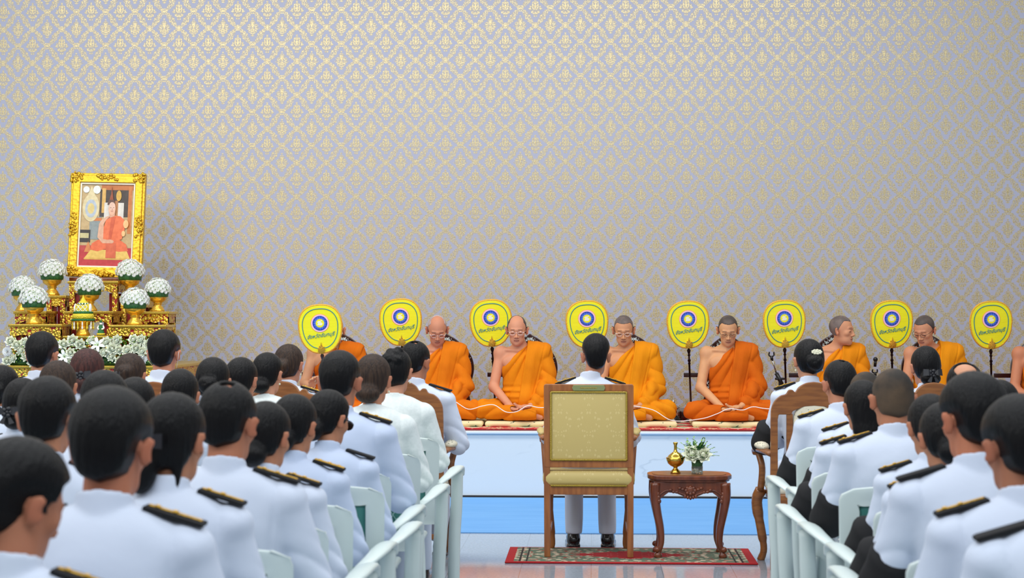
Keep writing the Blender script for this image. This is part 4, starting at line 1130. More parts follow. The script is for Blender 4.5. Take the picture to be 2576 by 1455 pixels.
# the white cotton thread running through the monks' hands
zs = CZ + .043
def hx(px): return at(px, 1040, 310).x
pts = [(hx(1108), 13.50, zs + .13), (hx(1140), 13.44, zs + .17), (hx(1180), 13.44, zs + .10), (hx(1215), 13.44, zs + .125), (hx(1245), 13.43, zs + .135), (hx(1275), 13.41, zs + .08), (hx(1303), 13.40, zs + .085), (hx(1330), 13.42, zs + .13), (hx(1365), 13.42, zs + .115), (hx(1450), 13.45, zs + .14), (hx(1530), 13.44, zs + .11), (hx(1580), 13.44, zs + .13),
       (hx(1640), 13.42, zs + .10), (hx(1690), 13.40, zs + .015), (hx(1760), 13.40, zs + .03), (hx(1800), 13.40, zs + .07), (hx(1830), 13.42, zs + .11), (hx(1865), 13.42, zs + .10), (hx(1892), 13.44, zs + .125), (hx(1940), 13.42, zs + .11), (hx(2100), 13.42, zs + .13)]
tag(MB().sweep(spline(pts, 6), .0035, M['thread'], 6).build('cotton_thread'), 'long white cotton thread running from hand to hand along the row of monks', 'thread')

# ---------------------------------------------------------------- white plastic armchairs
def plastic_chair():
    t = thing('plastic_chair', '', 'chair'); P_ = M['plastic']
    def warp(x, z, y=0.0):                                    # reclined, gently curved back
        return (x, -.215 - (z - .42) * .22 + .045 * (1 - (x / .23) ** 2) * -1 + y, z)
    nx, nz = 22, 20; V = []; Fs = []; W, Z0, Z1 = .235, .40, .845
    def wid(z): return W - .018 * ((Z1 - z) / (Z1 - Z0))
    def grid(inside, m, thick):
        mb = MB(); q = {}; v = []; f = []
        for i in range(nx + 1):
            for k in range(nz + 1):
                u = i / nx * 2 - 1; z = Z0 + (Z1 - Z0) * k / nz
                top = Z1 - .014 * u * u
                z = Z0 + (top - Z0) * k / nz
                r = .05; w = wid(z); dz = max(0, z - (top - r)); xx = w - (r - math.sqrt(max(0, r * r - dz * dz)))
                x = u * xx; v.append((x, z))
        idx = lambda i, k: i * (nz + 1) + k
        cells = [(i, k) for i in range(nx) for k in range(nz) if inside(i, k)]
        a = [warp(x, z) for x, z in v]; b = [warp(x, z, thick) for x, z in v]
        o = len(v); f = []
        cs = set(cells)
        for i, k in cells:
            c = [idx(i, k), idx(i + 1, k), idx(i + 1, k + 1), idx(i, k + 1)]
            f.append(c); f.append([j + o for j in reversed(c)])
            for (di, dk, e) in ((-1, 0, (0, 3)), (1, 0, (1, 2)), (0, -1, (0, 1)), (0, 1, (3, 2))):
                if (i + di, k + dk) not in cs: f.append([c[e[0]], c[e[1]], c[e[1]] + o, c[e[0]] + o])
        used = sorted({j for q_ in f for j in q_}); mp = {j: n for n, j in enumerate(used)}; ab = a + b
        mb.add([ab[j] for j in used], [[mp[j] for j in q_] for q_ in f], m, True); return mb
    hole = lambda i, k: 3 <= i < nx - 3 and 3 <= k < nz - 3
    o = grid(lambda i, k: not hole(i, k), P_, .022).build('backrest', t)
    md = o.modifiers.new('b', 'BEVEL'); md.width = .004; md.segments = 2; md.limit_method = 'ANGLE'
    grid(hole, M['teal'], .006).build('lattice_panel', t).location = (0, .008, 0)
    lt = MB()
    for k in range(-9, 16):
        for sg in (1, -1):
            pts = []
            for j in range(9):
                z = .47 + .31 * j / 8; x = k * .028 - .084 + sg * (z - .47) * .6
                if abs(x) < .145: pts.append(warp(x, z, -.003))
            if len(pts) > 1: lt.sweep(pts, .0022, M['teal_light'], 4)
    tag(lt.build('lattice_ribs', t), kind='stuff')
    s_ = MB(); s_.box((0, .02, .415), (.43, .44, .03), P_, bevel=.014); s_.box((0, .235, .40), (.40, .03, .05), P_, bevel=.012); s_.build('seat', t)
    for s_ in (-1, 1):
        pts = spline([warp(s_ * .225, .60), (s_ * .262, -.20, .628), (s_ * .285, -.08, .645), (s_ * .290, .08, .648), (s_ * .288, .19, .636), (s_ * .284, .225, .600)], 5)
        n = len(pts); MB().sweep(pts, [.020 + .016 * min(1, i / n * 2.2) for i in range(n)], P_, 12, flat=(1.05, .40)).build('armrest', t)
        a = MB(); f = [(s_ * .283, .215, .62), (s_ * .280, .205, .45), (s_ * .268, .215, .25), (s_ * .262, .25, .0)]
        a.sweep(spline(f, 5), .034, P_, 8, flat=(.95, .9)); a.build('leg', t)
        b = MB(); f = [warp(s_ * .222, .50), (s_ * .228, -.225, .40), (s_ * .236, -.25, .2), (s_ * .244, -.285, .0)]
        b.sweep(spline(f, 5), [.030] * 16, P_, 8, flat=(1.0, .42)); b.build('leg', t)
    return t
M['teal_light'] = mat('pale_teal_plastic', srgb(150, 190, 184), .4)
PCH = plastic_chair(); PCH_used = [False]

def wooden_chair():
    t = thing('wooden_armchair', '', 'armchair'); Wd = M['wood_mid']
    hl = [(0, 1.065), (.045, 1.058), (.085, 1.035), (.105, 1.008), (.122, 1.020), (.142, 1.018), (.158, .996), (.19, .985), (.222, .955), (.240, .91), (.243, .85)]
    top = [(v.x, v.y) for v in spline([(x, z, 0) for x, z in hl], 4)]
    crest = top + [(.205, .85)] + [(.2, .88), (.13, .88), (.12, .90), (.06, .925), (0, .93)]
    out = crest + [(-x, z) for x, z in reversed(crest) if x > 1e-6]
    MB().prism(out, -.02, .018, Wd, bevel=.004).build('crest', t)
    for s in (-1, 1):
        o_ = [(s * .243, .86), (s * .205, .86), (s * .205, .42), (s * .212, 0), (s * .247, 0), (s * .247, .42)][::s]
        MB().prism(o_, -.02, .018, Wd, bevel=.003).build('leg', t)
        o_ = [(s * .155, .885), (s * .12, .885), (s * .12, .45), (s * .155, .45)][::s]
        MB().prism(o_, -.016, .014, Wd, bevel=.003).build('back_slat', t)
        a = MB().sweep(spline([(s * .235, 0, .655), (s * .27, .14, .665), (s * .29, .33, .655), (s * .285, .36, .63)], 5), .022, Wd, 10, flat=(1.3, .8))
        a.sweep(spline([(s * .28, .34, .64), (s * .262, .30, .55), (s * .268, .33, .42)], 5), .020, Wd, 8); a.build('armrest', t)
        MB().sweep(spline([(s * .262, .08, .686), (s * .28, .2, .692), (s * .288, .31, .684)], 5), [.014, .024, .03, .033, .034, .034, .033, .03, .026, .018, .012], M['floral'], 12, flat=(1.1, .7)).build('arm_pad', t)
        MB().sweep(spline([(s * .262, .36, .42), (s * .286, .375, .34), (s * .262, .365, .18), (s * .246, .37, .07), (s * .262, .395, .0)], 5), [.034] * 4 + [.032] * 4 + [.026] * 5 + [.02] * 5 + [.022] * 3, Wd, 10).build('leg', t)
    MB().box((0, .0, .66), (.235, .05, .40), M['floral'], bevel=.02).lathe([(.10, 0), (.118, .01), (.118, .03), (.10, .04)], M['floral'], seg=24, T=Matrix.Translation((0, .022, .84)) @ Matrix.Rotation(PI / 2, 4, 'X')).build('back_upholstery', t)
    sf = MB().box((0, .18, .40), (.47, .42, .06), Wd, bevel=.01); sf.box((0, 0, .17), (.43, .02, .03), Wd, bevel=.004); sf.build('seat_frame', t)
    MB().box((0, .19, .455), (.49, .42, .07), M['floral'], bevel=.03).build('seat_cushion', t)
    return t
WCH = wooden_chair(); WCH_used = [False]
def place_chair(proto, used, x, y, label, group, rz=0.0):
    t = copy_tree(proto) if used[0] else proto
    used[0] = True; t.location = (x, y, 0); t.rotation_euler = (0, 0, rz); tag(t, label, group=group); return t

# ---------------------------------------------------------------- the seated audience, seen from behind
CACHE = {}
SH = (.183, -.010, .950); EL = (.252, .045, .700); WR = (.060, .215, .735)
def trunk(P, g=0.0, fem=0):
    f = .90 if fem else 1.0
    d = ell(P, (0, -.005, .56), (.165 * f + g, .125 + g, .13 + g))
    d = smin(d, ell(P, (0, -.015, .72), (.148 * f + g, .110 + g, .17 + g)), .06)
    d = smin(d, ell(P, (0, -.012, .88), (.178 * f + g, .118 + g, .17 + g)), .05)
    d = smin(d, cap(P, (.150 * f, -.012, .957), (-.150 * f, -.012, .957), .052 + g), .04)
    return smin(d, cap(P, (.07 * f, -.02, .985), (-.07 * f, -.02, .985), .042 + g), .05)
def arms(P, r, fem=0, raise_=0.0):
    f = .88 if fem else 1.0; d = None
    for s in (1, -1):
        q = chain(P, [(s * SH[0] * f, SH[1], SH[2]), (s * EL[0] * (f + .02), EL[1], EL[2] + raise_), (s * WR[0], WR[1], WR[2])], r, .03)
        d = q if d is None else np.minimum(d, q)
    return d
def leg_f(P, r):
    d = None
    for s in (1, -1):
        q = chain(P, [(s * .09, .02, .50), (s * .105, .300, .505), (s * .11, .285, .10)], r, .04)
        d = q if d is None else np.minimum(d, q)
    return d
def audience_body(tone, turn, pitch, roll, fem, hx, hy):
    HC = A(hx, .045 + hy, 1.182 if not fem else 1.176); HR = rot(0, roll, turn) @ rot(-pitch, 0, 0)
    def f(P):
        d = trunk(P, -.014, fem)
        d = smin(d, arms(P, [.044, .038, .026], fem), .03)
        d = smin(d, leg_f(P, [.068, .052, .036]), .04)
        d = smin(d, cap(P, (0, -.015, 1.00), (hx * .8, .015 + hy * .7, 1.13), .056 if not fem else .046, .052 if not fem else .044), .03)
        d = smin(d, head_field((P - HC) @ HR * (1.0 if not fem else 1.04)) * (1.0 if not fem else .96), .015)
        for s in (1, -1):
            d = smin(d, hand_field(P, (s * .018, .240, .785), (-s * .15, .25, .95), (-s, .0, .1), -s, .1), .012)
            d = smin(d, chain(P, [(s * .11, .285, .09), (s * .115, .275, .045), (s * .125, .425, .030)], [.036, .034, .024], .02), .03)
        return d
    return field_mesh('person', f, (-.36, -.22, -.01), (.36, .56, 1.34), .0075, [M['skin']], lambda V: skin_colour(V, HC, HR, tone)), HC, HR
def jacket(fem, style):
    key = ('j', fem, style)
    if key in CACHE: return CACHE[key]
    def f(P):
        x, y, z = P[:, 0], P[:, 1], P[:, 2]
        n = wob(P, 14, 3) * .004 + wob(P, 34, 8) * .0016
        g = .014 if not fem else .010
        b = trunk(P, g, fem); b = smin(b, ell(P, (0, -.0, .50), (.20, .16, .10)), .05)
        ar = arms(P, [.064, .056, .042] if not fem else [.056, .050, .039], fem)
        sl = nrm(P - A(SH[0], SH[1], SH[2])); 
        ar = ar + np.clip((.88 - z) / .1, 0, 1) * (.5 - np.abs(np.sin(z * 42 + y * 30 + x * 8)) ** .8) * .010
        d = smin(b, ar, .022)
        # sharp shoulder seam ends of a tailored uniform
        if not fem or style == 'uniform':
            for s in (1, -1): d = smin(d, ell(P, (s * .200 * (.90 if fem else 1), -.010, .968), (.038, .060, .034)), .03)
        d = d + n
        c = cap(P, (0, -.018, 1.0), (0, -.002, 1.12 if style == 'uniform' else 1.09), .068 if not fem else .058, .063 if not fem else .053)
        c = smax(c, z - (1.086 if style == 'uniform' else 1.062) + (y + .02) * .30, .004)
        d = smin(d, c, .006)
        seam = np.abs(np.abs(x) - (.165 if not fem else .145) + np.clip(.95 - z, 0, .3) * .12); d = d + np.exp(-(seam / .007) ** 2) * .0035 * (y < 0) * (z > .62)
        d = smax(d, .455 - z, .01)
        return smax(d, -cap(P, (0, -.008, 1.05), (0, .02, 1.16), .056 if not fem else .046), .004)
    me = field_mesh('jacket', f, (-.38, -.24, .43), (.38, .44, 1.10), .0072, [M['uniform']])
    CACHE[key] = me; return me
def simple_meshes():
    if 'tr' in CACHE: return
    CACHE['tr'] = field_mesh('trousers', lambda P: np.maximum(smin(leg_f(P, [.088, .066, .056]) + wob(P, 22, 2) * .003, ell(P, (0, .0, .50), (.18, .13, .09)), .05), .085 - P[:, 2]), (-.24, -.16, .06), (.24, .46, .62), .009, [M['uniform']])
    sh = MB()
    for s in (1, -1):
        pass
    def shoe(P, s):
        d = cap(P, (s * .112, .260, .046), (s * .128, .445, .036), .043, .036); d = smin(d, cap(P, (s * .111, .285, .06), (s * .111, .285, .10), .042), .02)
        d = np.maximum(d, .004 - P[:, 2]); sole = smax(cap(P * A(1, 1, 0) + A(0, 0, .0), (s * .112, .25, .0), (s * .129, .455, .0), .046, .041), np.abs(P[:, 2] - .012) - .011, .003)
        return np.minimum(np.maximum(d, P[:, 2] - .105), sole)
    for s, k in ((1, 'shR'), (-1, 'shL')): CACHE[k] = field_mesh('shoe', lambda P: shoe(P, s), (min(s * .05, s * .19), .18, -.01), (max(s * .05, s * .19), .53, .13), .006, [M['shoe']])
    CACHE['band'] = field_mesh('armband', lambda P: np.maximum(arms(P, [.074, .067, .052]), np.maximum(nrm(P - A(-EL[0] + .01, EL[1] + .02, EL[2] + .03)) - .105, P[:, 0])), (-.42, -.14, .5), (-.02, .30, .90), .008, [M['black']])
def hair_mesh(style, fem, HC, HR, matn):
    sc = 1.04 if fem else 1.0
    def f(P):
        q = ((P - HC) @ HR) * sc; x = np.abs(q[:, 0]); y, z = q[:, 1], q[:, 2]; q2 = np.stack([x, y, z], 1)
        hd = head_field(q)
        shell = ell(q, (0, -.017, .034), (.075, .094, .086)); shell = smin(shell, ell(q, (0, -.045, -.02), (.066, .055, .07)), .03)
        t = {'short': .014, 'buzz': .004, 'thin': .010, 'bald': .008, 'full': .020}.get(style, .012)
        st = np.sin(np.arctan2(x, -y + .01) * 34 + z * 20) * .0009
        d = shell - t + st * (style != 'buzz')
        nape = {'short': -.082, 'buzz': -.085, 'thin': -.082, 'bald': -.075, 'full': -.088}.get(style, -.095)
        reg = np.where(y < -.030, nape - z + (x * .35), np.where(y < .035, -.012 - z, .055 + (y - .035) * .6 - z))
        if style == 'short' or style == 'full': reg = np.where((y >= -.03) & (y < .015), -.030 - z, reg)
        if style == 'bald': reg = np.maximum(reg, .056 - nrm(q - A(-.012, -.080, .085)) + np.sin(x * 260) * .004)
        if style == 'thin': reg = np.maximum(reg, .020 - nrm(q - A(.01, -.06, .108)) + np.sin(x * 300) * .006)
        ear = ell((q2 - A(.086, -.014, -.010)) @ rot(0, 16, -40), (0, 0, 0), (.012, .023, .036))
        d = smax(d, reg, .012); d = smax(d, -ear, .005) if not fem else smax(d, -ell(q2, (.088, .004, -.02), (.014, .016, .026)), .004)
        if style in ('short', 'full', 'thin', 'bald'): d = smax(d, x - np.interp(z, [-.09, -.06, -.03, .0, .05], [.034, .052, .064, .072, .090]).astype(np.float32), .012)
        if style in ('bun', 'clip', 'sidebun'):
            c = (.0, -.115, -.030) if style != 'sidebun' else (.01, -.11, .0)
            r_ = (.052, .040, .050)
            b = ell(q, c, r_); b = b + np.sin(np.arctan2(q[:, 0] - c[0], z - c[2]) * 3 + nrm(q - A(*c)) * 160) * .0018
            d = smin(d, b, .010)
        if style == 'netbun':
            d = smin(d, ell(q, (0, -.100, -.075), (.058, .045, .050)), .015)
        if style == 'updo':
            for c in ((-.02, -.06, .095), (.015, -.075, .085), (-.01, -.10, .055), (.02, -.055, .105), (-.035, -.085, .06), (.03, -.095, .05)):
                d = smin(d, sph(q, c, .030) + np.sin(z * 210 + x * 120) * .0015, .006)
        if style == 'long':
            d = smin(d, ell(q, (0, -.060, -.10), (.072, .048, .13)) + np.sin(x * 240) * .0015, .03)
        if style == 'ponytail':
            d = smin(d, ell(q, (-.03, -.105, -.08), (.045, .040, .080)), .02); d = smin(d, cap(q, (.05, -.06, -.06), (.055, -.06, -.15), .018, .006), .02)
        if style == 'lowbun':
            d = smin(d, ell(q, (0, -.095, -.085), (.062, .045, .045)), .02)
        return d
    r = .17; zlo = .27 if style in ('long', 'ponytail') else .19
    c = HC
    return field_mesh('hair', f, (c[0] - r, c[1] - r - .03, c[2] - zlo), (c[0] + r, c[1] + r, c[2] + .17), .0055 if style != 'buzz' else .004, [M[matn]])
GOLDB = {}
def epaulette(jk, s, fem, gold):
    f = .90 if fem else 1.0; o = MB(); x0, x1 = .092 * f, .226 * f
    kz = ('z', fem, jk.data.name)
    if kz not in CACHE:
        co = np.empty(len(jk.data.vertices) * 3, np.float32); jk.data.vertices.foreach_get('co', co); co = co.reshape(-1, 3)
        hz = lambda x: co[(np.abs(co[:, 0] - x) < .012) & (np.abs(co[:, 1] + .012) < .02)][:, 2].max()
        CACHE[kz] = (max(hz(x0 + .01), hz(x0 + .05) + .012), hz(x1 - .014) - .002)
    z0, z1 = CACHE[kz][0] + .003, CACHE[kz][1] + .003
    L = math.hypot(x1 - x0, z1 - z0); an = math.atan2(z1 - z0, x1 - x0)
    T = Matrix.Translation(((x0 + x1) / 2 * s, -.012, (z0 + z1) / 2)) @ Matrix.Rotation(-an * s, 4, 'Y')
    o.prism([(-L / 2, -.028), (L / 2, -.028), (L / 2, .028), (-L / 2 + .01, .028), (-L / 2, .018)], -.005, .005, M['black'], T @ Matrix.Rotation(-PI / 2, 4, 'X'), bevel=.002)
    o.build('board', jk); ob = o
    if gold:
        g = MB(); g.box((0, 0, .007), (L * (.95 if gold > 1 else .9), .030 if gold > 1 else .012, .004), M['gold_thread'], T, bevel=.002)
        for k in range(3 if gold > 1 else 2): g.ball((-L * .3 + k * L * .3, 0, .009), (.008, .008, .004), M['gold_thread'], 8, 5, T)
        g.build('gold_braid', jk)
NAMEFIX = []
def audience(px, py, s, label, style='short', hair='hair_black', fem=0, cloth='uniform', turn=0, pitch=12, roll=0, tone=(190, 132, 100), gold=1, band=True, chair='plastic', chair_label=None, bow=False, clip=False, hx=0.0, hy=0.0, mask=False, rz=0.0, tint='uniform', earring=False, dy=0.0, glasses=False):
    simple_meshes()
    me, HC, HR = audience_body(tone, turn, pitch, roll, fem, hx, hy)
    hm = hair_mesh(style, fem, HC, HR, hair)
    co = np.empty(len(hm.vertices) * 3, np.float32); hm.vertices.foreach_get('co', co); zt = co.reshape(-1, 3)[:, 2].max()
    p = at(px, py, s); k = p.z / zt
    o = put('person', me); Y = F / s - .045 + dy
    o.location = (p.x - hx * k, Y, 0); o.scale = (k, k, k); o.rotation_euler = (0, 0, math.radians(rz))
    tag(o, label, 'person', 'seated audience in white uniforms')
    put('hair', hm, o)
    j = put('jacket' if cloth == 'uniform' else 'blouse', jacket(fem, cloth), o)
    if cloth != 'uniform': j.data = j.data.copy(); j.data.materials[0] = M['blouse']
    elif tint != 'uniform': 
        kk = ('jt', fem, tint)
        if kk not in CACHE: CACHE[kk] = j.data.copy(); CACHE[kk].materials[0] = M[tint]
        j.data = CACHE[kk]
    if cloth == 'uniform':
        epaulette(j, 1, fem, gold); epaulette(j, -1, fem, gold)
        if band: put('armband', CACHE['band'], j)
    put('trousers', CACHE['tr'], o); put('shoe', CACHE['shR'], o); put('shoe', CACHE['shL'], o)
    T = Matrix.Translation(tuple(HC)) @ Matrix([list(map(float, r)) for r in HR]).to_4x4()
    hair_o = [c for c in children(o) if c.name.startswith('hair')][0]
    if bow:
        b = MB(); c = bow if isinstance(bow, tuple) else (0, -.135, -.045)
        for sx in (-1, 1):
            b.add([(c[0], c[1], c[2]), (c[0] + sx * .028, c[1] - .018, c[2] + .022), (c[0] + sx * .055, c[1] - .006, c[2] + .026), (c[0] + sx * .058, c[1] - .004, c[2] - .014), (c[0] + sx * .028, c[1] - .018, c[2] - .014)], [[0, 1, 4], [1, 2, 3, 4]], M['black_satin'], False, T)
            b.add([(c[0], c[1] - .004, c[2]), (c[0] + sx * .012, c[1] - .008, c[2] - .055), (c[0] + sx * .036, c[1] - .006, c[2] - .048)], [[0, 1, 2]], M['black_satin'], False, T)
        b.ball(c, (.012, .012, .012), M['black_satin'], 8, 6, T)
        for k2 in range(5):
            a = k2 * 1.26; b.ball((c[0] + .018 * math.cos(a), c[1] - .006, c[2] + .016 * math.sin(a)), (.012, .007, .010), M['black_satin'], 8, 5, T)
        b.build('hair_bow', o)
    if clip:
        b = MB(); c = (.012, -.118, .030)
        for k2 in range(9):
            a = k2 * PI / 4.5; b.ball((c[0] + .024 * math.cos(a), c[1] - .004, c[2] + .011 * math.sin(a)), (.010, .006, .006), M['cream'], 8, 5, T)
        b.ball((c[0], c[1] - .002, c[2]), (.026, .008, .011), M['cream'], 10, 6, T); tag(b.build('hair_clip', o), 'cream filigree hair clip')
    if mask:
        b = MB()
        for sx in (-1, 1):
            b.sweep(spline([tuple(T @ Vector(v)) for v in ((sx * .062, .05, -.03), (sx * .086, .0, .018), (sx * .090, -.03, .0), (sx * .086, -.022, -.035), (sx * .064, .045, -.07))], 6), .0016, M['thread'], 6)
        b.build('mask_strap', o)
    if glasses:
        b = MB()
        for sx in (-1, 1):
            b.sweep([(sx * .034 + .024 * math.cos(a * PI / 6), .098 - abs(math.cos(a * PI / 6)) * .004, -.002 + .018 * math.sin(a * PI / 6)) for a in range(12)], .0025, M['metal_black'], 6, closed=True, T=T)
            b.ball((sx * .034, .096, -.002), (.024, .003, .018), M['metal_black'], 10, 6, T); b.sweep([(sx * .058, .094, .004), (sx * .078, .05, .006), (sx * .088, -.01, .004)], .003, M['metal_black'], 6, T=T)
        b.build('glasses', o)
    if earring:
        b = MB()
        for sx in (-1, 1): b.ball((sx * .080, -.002, -.055), .006, M['cream'], 8, 6, T)
        b.build('earring', o)
    if chair == 'plastic':
        place_chair(PCH, PCH_used, o.location.x + (.03 if px < 1288 else -.03), Y - .09, chair_label, 'white plastic armchairs in rows')
    elif chair == 'wood':
        place_chair(WCH, WCH_used, o.location.x + dxw.get(px, 0), Y - .20, chair_label, 'brown wooden armchairs of the front row')
    return o
M['black_satin'] = mat('black_satin', srgb(26, 28, 36), .35)
dxw = {1045: -.055}
WC = 'brown wooden armchair with scalloped crest, '
PC = 'white plastic armchair '
# front row: brown armchairs
audience(107, 833, 428, 'man with thick black hair in front of the left end of the flower row', 'full', chair='wood', chair_label=WC + 'leftmost of the front row', tone=(196, 140, 110))
audience(413, 828, 436, 'tall man with black hair and white mask straps over his ears, left front row', 'full', mask=True, chair='wood', chair_label=WC + 'under the man with mask straps', tone=(206, 140, 110), dy=0)
audience(728, 865, 432, 'woman with brown hair rolled in a bun, left front row near the first fan', 'bun', 'hair_brown', fem=1, turn=-14, chair='wood', chair_label=WC + 'under the woman with the brown bun', earring=True, tone=(200, 140, 112), gold=2)
audience(1045, 857, 428, 'man with thinning black hair at the aisle end of the left front row', 'thin', turn=-16, chair='wood', chair_label=WC + 'at the left side of the aisle', tone=(176, 118, 90), gold=0, rz=-4)
audience(2033, 852, 430, 'woman with a large bun and white hair clip, right front row', 'clip', fem=1, turn=12, clip=True, chair='wood', chair_label=WC + 'at the right side of the aisle', earring=True, tone=(200, 146, 116))
audience(2327, 870, 432, 'woman with a low bun tied by a black bow, right front row', 'lowbun', fem=1, bow=(0, -.135, -.06), turn=6, chair='wood', chair_label=WC + 'under the woman with a low bun and bow', tone=(196, 140, 112))
# the man in the gold armchair
c_ = audience(1503, 838, 413, 'man in white uniform seated alone in the gold armchair on the red rug', 'full', turn=2, pitch=8, chair=None, gold=1, band=False, tone=(190, 130, 100), hx=.035)
c_.scale.x *= .94; c_.location.x -= .008
# left block, from the front rows backwards
audience(997, 872, 483, 'woman in white blouse with curled black updo and pearl earring, at the aisle', 'updo', fem=1, cloth='blouse', turn=-10, earring=True, chair_label=PC + 'under the woman with the curled black updo', tone=(206, 150, 122))
audience(675, 886, 462, 'woman in cream collar with smooth black hair and pearl earring, left block', 'lowbun', fem=1, cloth='blouse', turn=-16, earring=True, chair_label=PC + 'under the woman in the cream collar', tone=(204, 148, 120))
audience(609, 898, 500, 'woman with smooth dark hair between two bun-haired women, left block', 'netbun', 'hair_black', fem=1, turn=-14, chair_label=PC + 'under the dark-haired woman left of the cream collar', tone=(196, 138, 108))
audience(330, 888, 480, 'woman with dark brown hair and black rosette on her bun, left of the masked man', 'sidebun', 'hair_brown', fem=1, bow=(-.035, -.125, -.02), turn=-8, chair_label=PC + 'under the woman with the black rosette')
audience(221, 876, 510, 'woman with reddish-brown hair and a black bow, before the altar flowers', 'netbun', 'hair_red', fem=1, bow=(0, -.125, -.035), chair_label=PC + 'under the reddish-haired woman with a bow', tone=(196, 138, 108))
audience(537, 898, 530, 'woman with a coiled black bun at the centre of the left block', 'bun', fem=1, chair_label=PC + 'under the woman with the coiled black bun', tone=(196, 138, 108))
audience(936, 890, 545, 'woman in white blouse with greying brown rolled hair, near the aisle', 'lowbun', 'hair_brown', fem=1, cloth='blouse', turn=-8, earring=True, chair_label=PC + 'under the woman with greying brown hair', tone=(196, 138, 108), dy=.05)
audience(148, 906, 570, 'woman with plain chestnut-brown hair in the left block', 'bun', 'hair_brown', fem=1, chair_label=PC + 'under the woman with plain chestnut hair')
audience(8, 918, 530, 'dark-haired woman cut off by the left edge, beside the gilded base', 'bun', fem=1, chair_label=PC + 'at the left edge, beside the gilded base')
audience(856, 880, 608, 'man with short black hair, gold-striped shoulder boards, near the first fan', 'short', turn=-6, tint='uniform_blue', chair_label=PC + 'under the short-haired man near the first fan', tone=(180, 120, 92), gold=1)
audience(455, 927, 590, 'woman with rounded dark hair below the masked man', 'netbun', fem=1, chair_label=PC + 'under the woman with rounded dark hair')
audience(342, 948, 640, 'woman with a small black bun beside the rounded dark head', 'bun', fem=1, chair_label=PC + 'under the woman with the small black bun')
audience(265, 930, 700, 'short-haired person with dark rounded hair, behind the reddish-haired woman', 'short', chair_label=PC + 'under the short-haired person behind the reddish-haired woman')
audience(826, 980, 665, 'woman in dark glasses turning her head right, black shoulder boards', 'netbun', fem=1, turn=-32, pitch=18, tint='uniform_blue', chair_label=PC + 'under the woman in dark glasses', glasses=True, gold=0, dy=.03)
audience(60, 950, 620, 'woman with a black net bun at the far left', 'netbun', fem=1, bow=(-.02, -.14, -.05), chair_label=PC + 'under the woman with the black net bun')
audience(743, 990, 725, 'woman with a beaded black bun and gold shoulder boards', 'netbun', fem=1, turn=-18, pitch=16, bow=(-.01, -.142, -.04), tint='uniform_blue', chair_label=PC + 'under the woman with the beaded bun', gold=2)
audience(672, 1008, 795, 'woman with drawn-back black hair beside the thinning-haired man', 'lowbun', fem=1, turn=-20, pitch=16, chair_label=PC + 'under the woman beside the thinning-haired man')
audience(122, 945, 850, 'man with cropped black hair and protruding ear, far left', 'short', turn=2, pitch=10, chair_label=PC + 'under the man with the protruding ear', gold=0)
audience(575, 958, 880, 'man with thinning crown, large in the left block, gold-edged shoulder board', 'thin', turn=-10, pitch=14, chair_label=PC + 'under the man with the thinning crown', tone=(186, 122, 92), gold=1)
audience(438, 985, 1000, 'woman with a large black ribbon bow on long dark hair', 'ponytail', 'hair_black', fem=1, turn=-14, bow=(-.02, -.125, -.025), chair_label=PC + 'under the woman with the large ribbon bow', gold=1)
audience(283, 968, 1150, 'large man seen from behind, nearest in the left block', 'full', turn=-2, chair_label=PC + 'under the large man nearest in the left block', tone=(192, 122, 92), gold=1)
audience(52, 1095, 1330, 'man with glossy black hair at the bottom left corner, head bowed', 'full', turn=-38, pitch=22, chair_label=PC + 'under the man in the bottom left corner', tone=(176, 116, 88), gold=1, hx=.0)
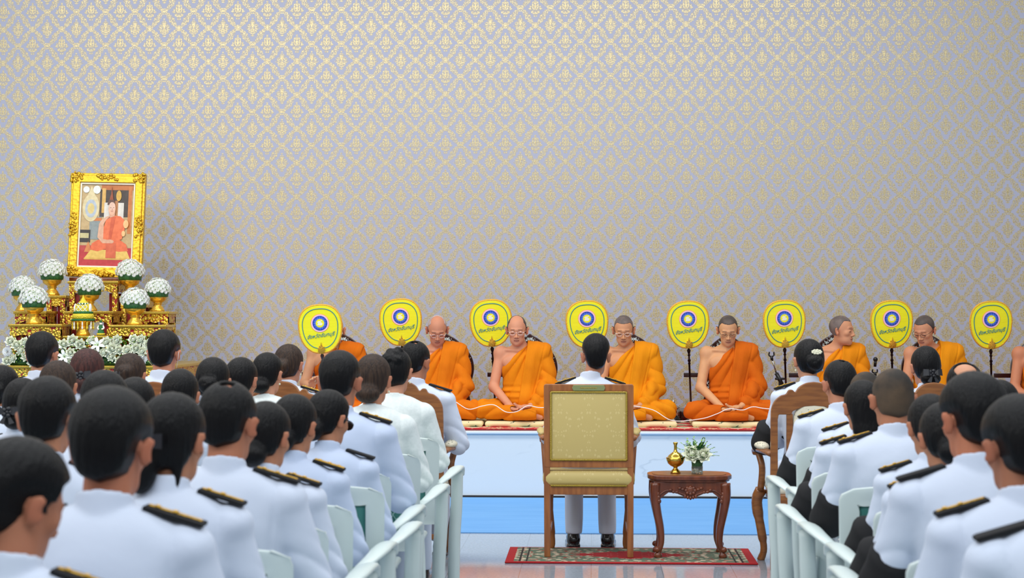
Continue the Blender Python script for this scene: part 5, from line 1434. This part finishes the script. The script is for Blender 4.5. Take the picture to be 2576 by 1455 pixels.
# right block
audience(2112, 905, 510, 'man with thinning black hair next to the aisle, right block', 'thin', turn=8, pitch=16, chair_label=PC + 'at the aisle, under the first man of the right block', tone=(196, 134, 104))
audience(2176, 935, 545, 'man with receding grey hair, half hidden by the long-haired woman', 'buzz', 'hair_buzz', turn=4, chair_label=PC + 'under the man with receding grey hair', dy=.0, tone=(176, 122, 94), rz=0)
audience(2168, 955, 600, 'woman with long loose black hair in the right block', 'long', fem=1, turn=10, chair_label=PC + 'under the woman with long loose hair')
audience(2425, 912, 545, 'man with a bald crown combed over, right block', 'bald', turn=10, pitch=20, chair_label=PC + 'under the man with the combed-over crown', tone=(206, 150, 118))
audience(2244, 927, 655, 'broad man with cropped hair, gold-edged shoulder boards, right block', 'buzz', 'hair_buzz', turn=6, chair_label=PC + 'under the broad man with cropped hair', tone=(186, 124, 92))
audience(2338, 990, 720, 'woman with black hair in a twisted knot, behind the cropped-haired man', 'sidebun', fem=1, turn=8, pitch=18, chair_label=PC + 'under the woman with the twisted knot')
audience(2380, 1012, 800, 'woman with a black hair net low over her nape, right block', 'netbun', fem=1, turn=6, pitch=20, chair_label=PC + 'under the woman with the low hair net', dy=.04)
audience(2512, 955, 590, 'dark-haired man farther back at the right edge', 'short', turn=4, chair_label=PC + 'under the dark-haired man farther back at the right')
audience(2445, 932, 885, 'man with thick dark hair and black shoulder board, large in the right block', 'full', turn=14, chair_label=PC + 'under the man with thick dark hair, right block', tone=(196, 124, 92), gold=0)
audience(2560, 988, 1010, 'man cut by the right edge, gold-striped shoulder board', 'full', turn=10, pitch=14, chair_label=PC + 'under the man cut by the right edge', tone=(170, 112, 84), gold=1)
audience(2690, 1010, 1150, 'person at the bottom right corner, only a shoulder in view', 'short', chair_label=PC + 'in the bottom right corner', gold=0)
# small things beside the right aisle
p = at(2108, 1350, 640)
bg = thing('crystal_handbag', 'small glittering crystal clutch bag with gold clasp, low beside the right aisle chairs', 'handbag', (p.x, p.y, p.z))
b = MB().ball((0, 0, 0), (.030, .018, .042), M['silver'], 10, 7)
rnd = random.Random(8)
for k in range(46):
    a = rnd.random() * 6.28; z = rnd.uniform(-.9, .9); r = math.sqrt(1 - z * z); b.ball((.030 * r * math.cos(a), .019 * r * math.sin(a), .042 * z), .006, M['glass'] if k % 2 else M['silver'], 5, 3)
b.build('body', bg)
MB().box((.03, 0, .0), (.012, .03, .07), M['gold_thread'], bevel=.004).build('clasp', bg)
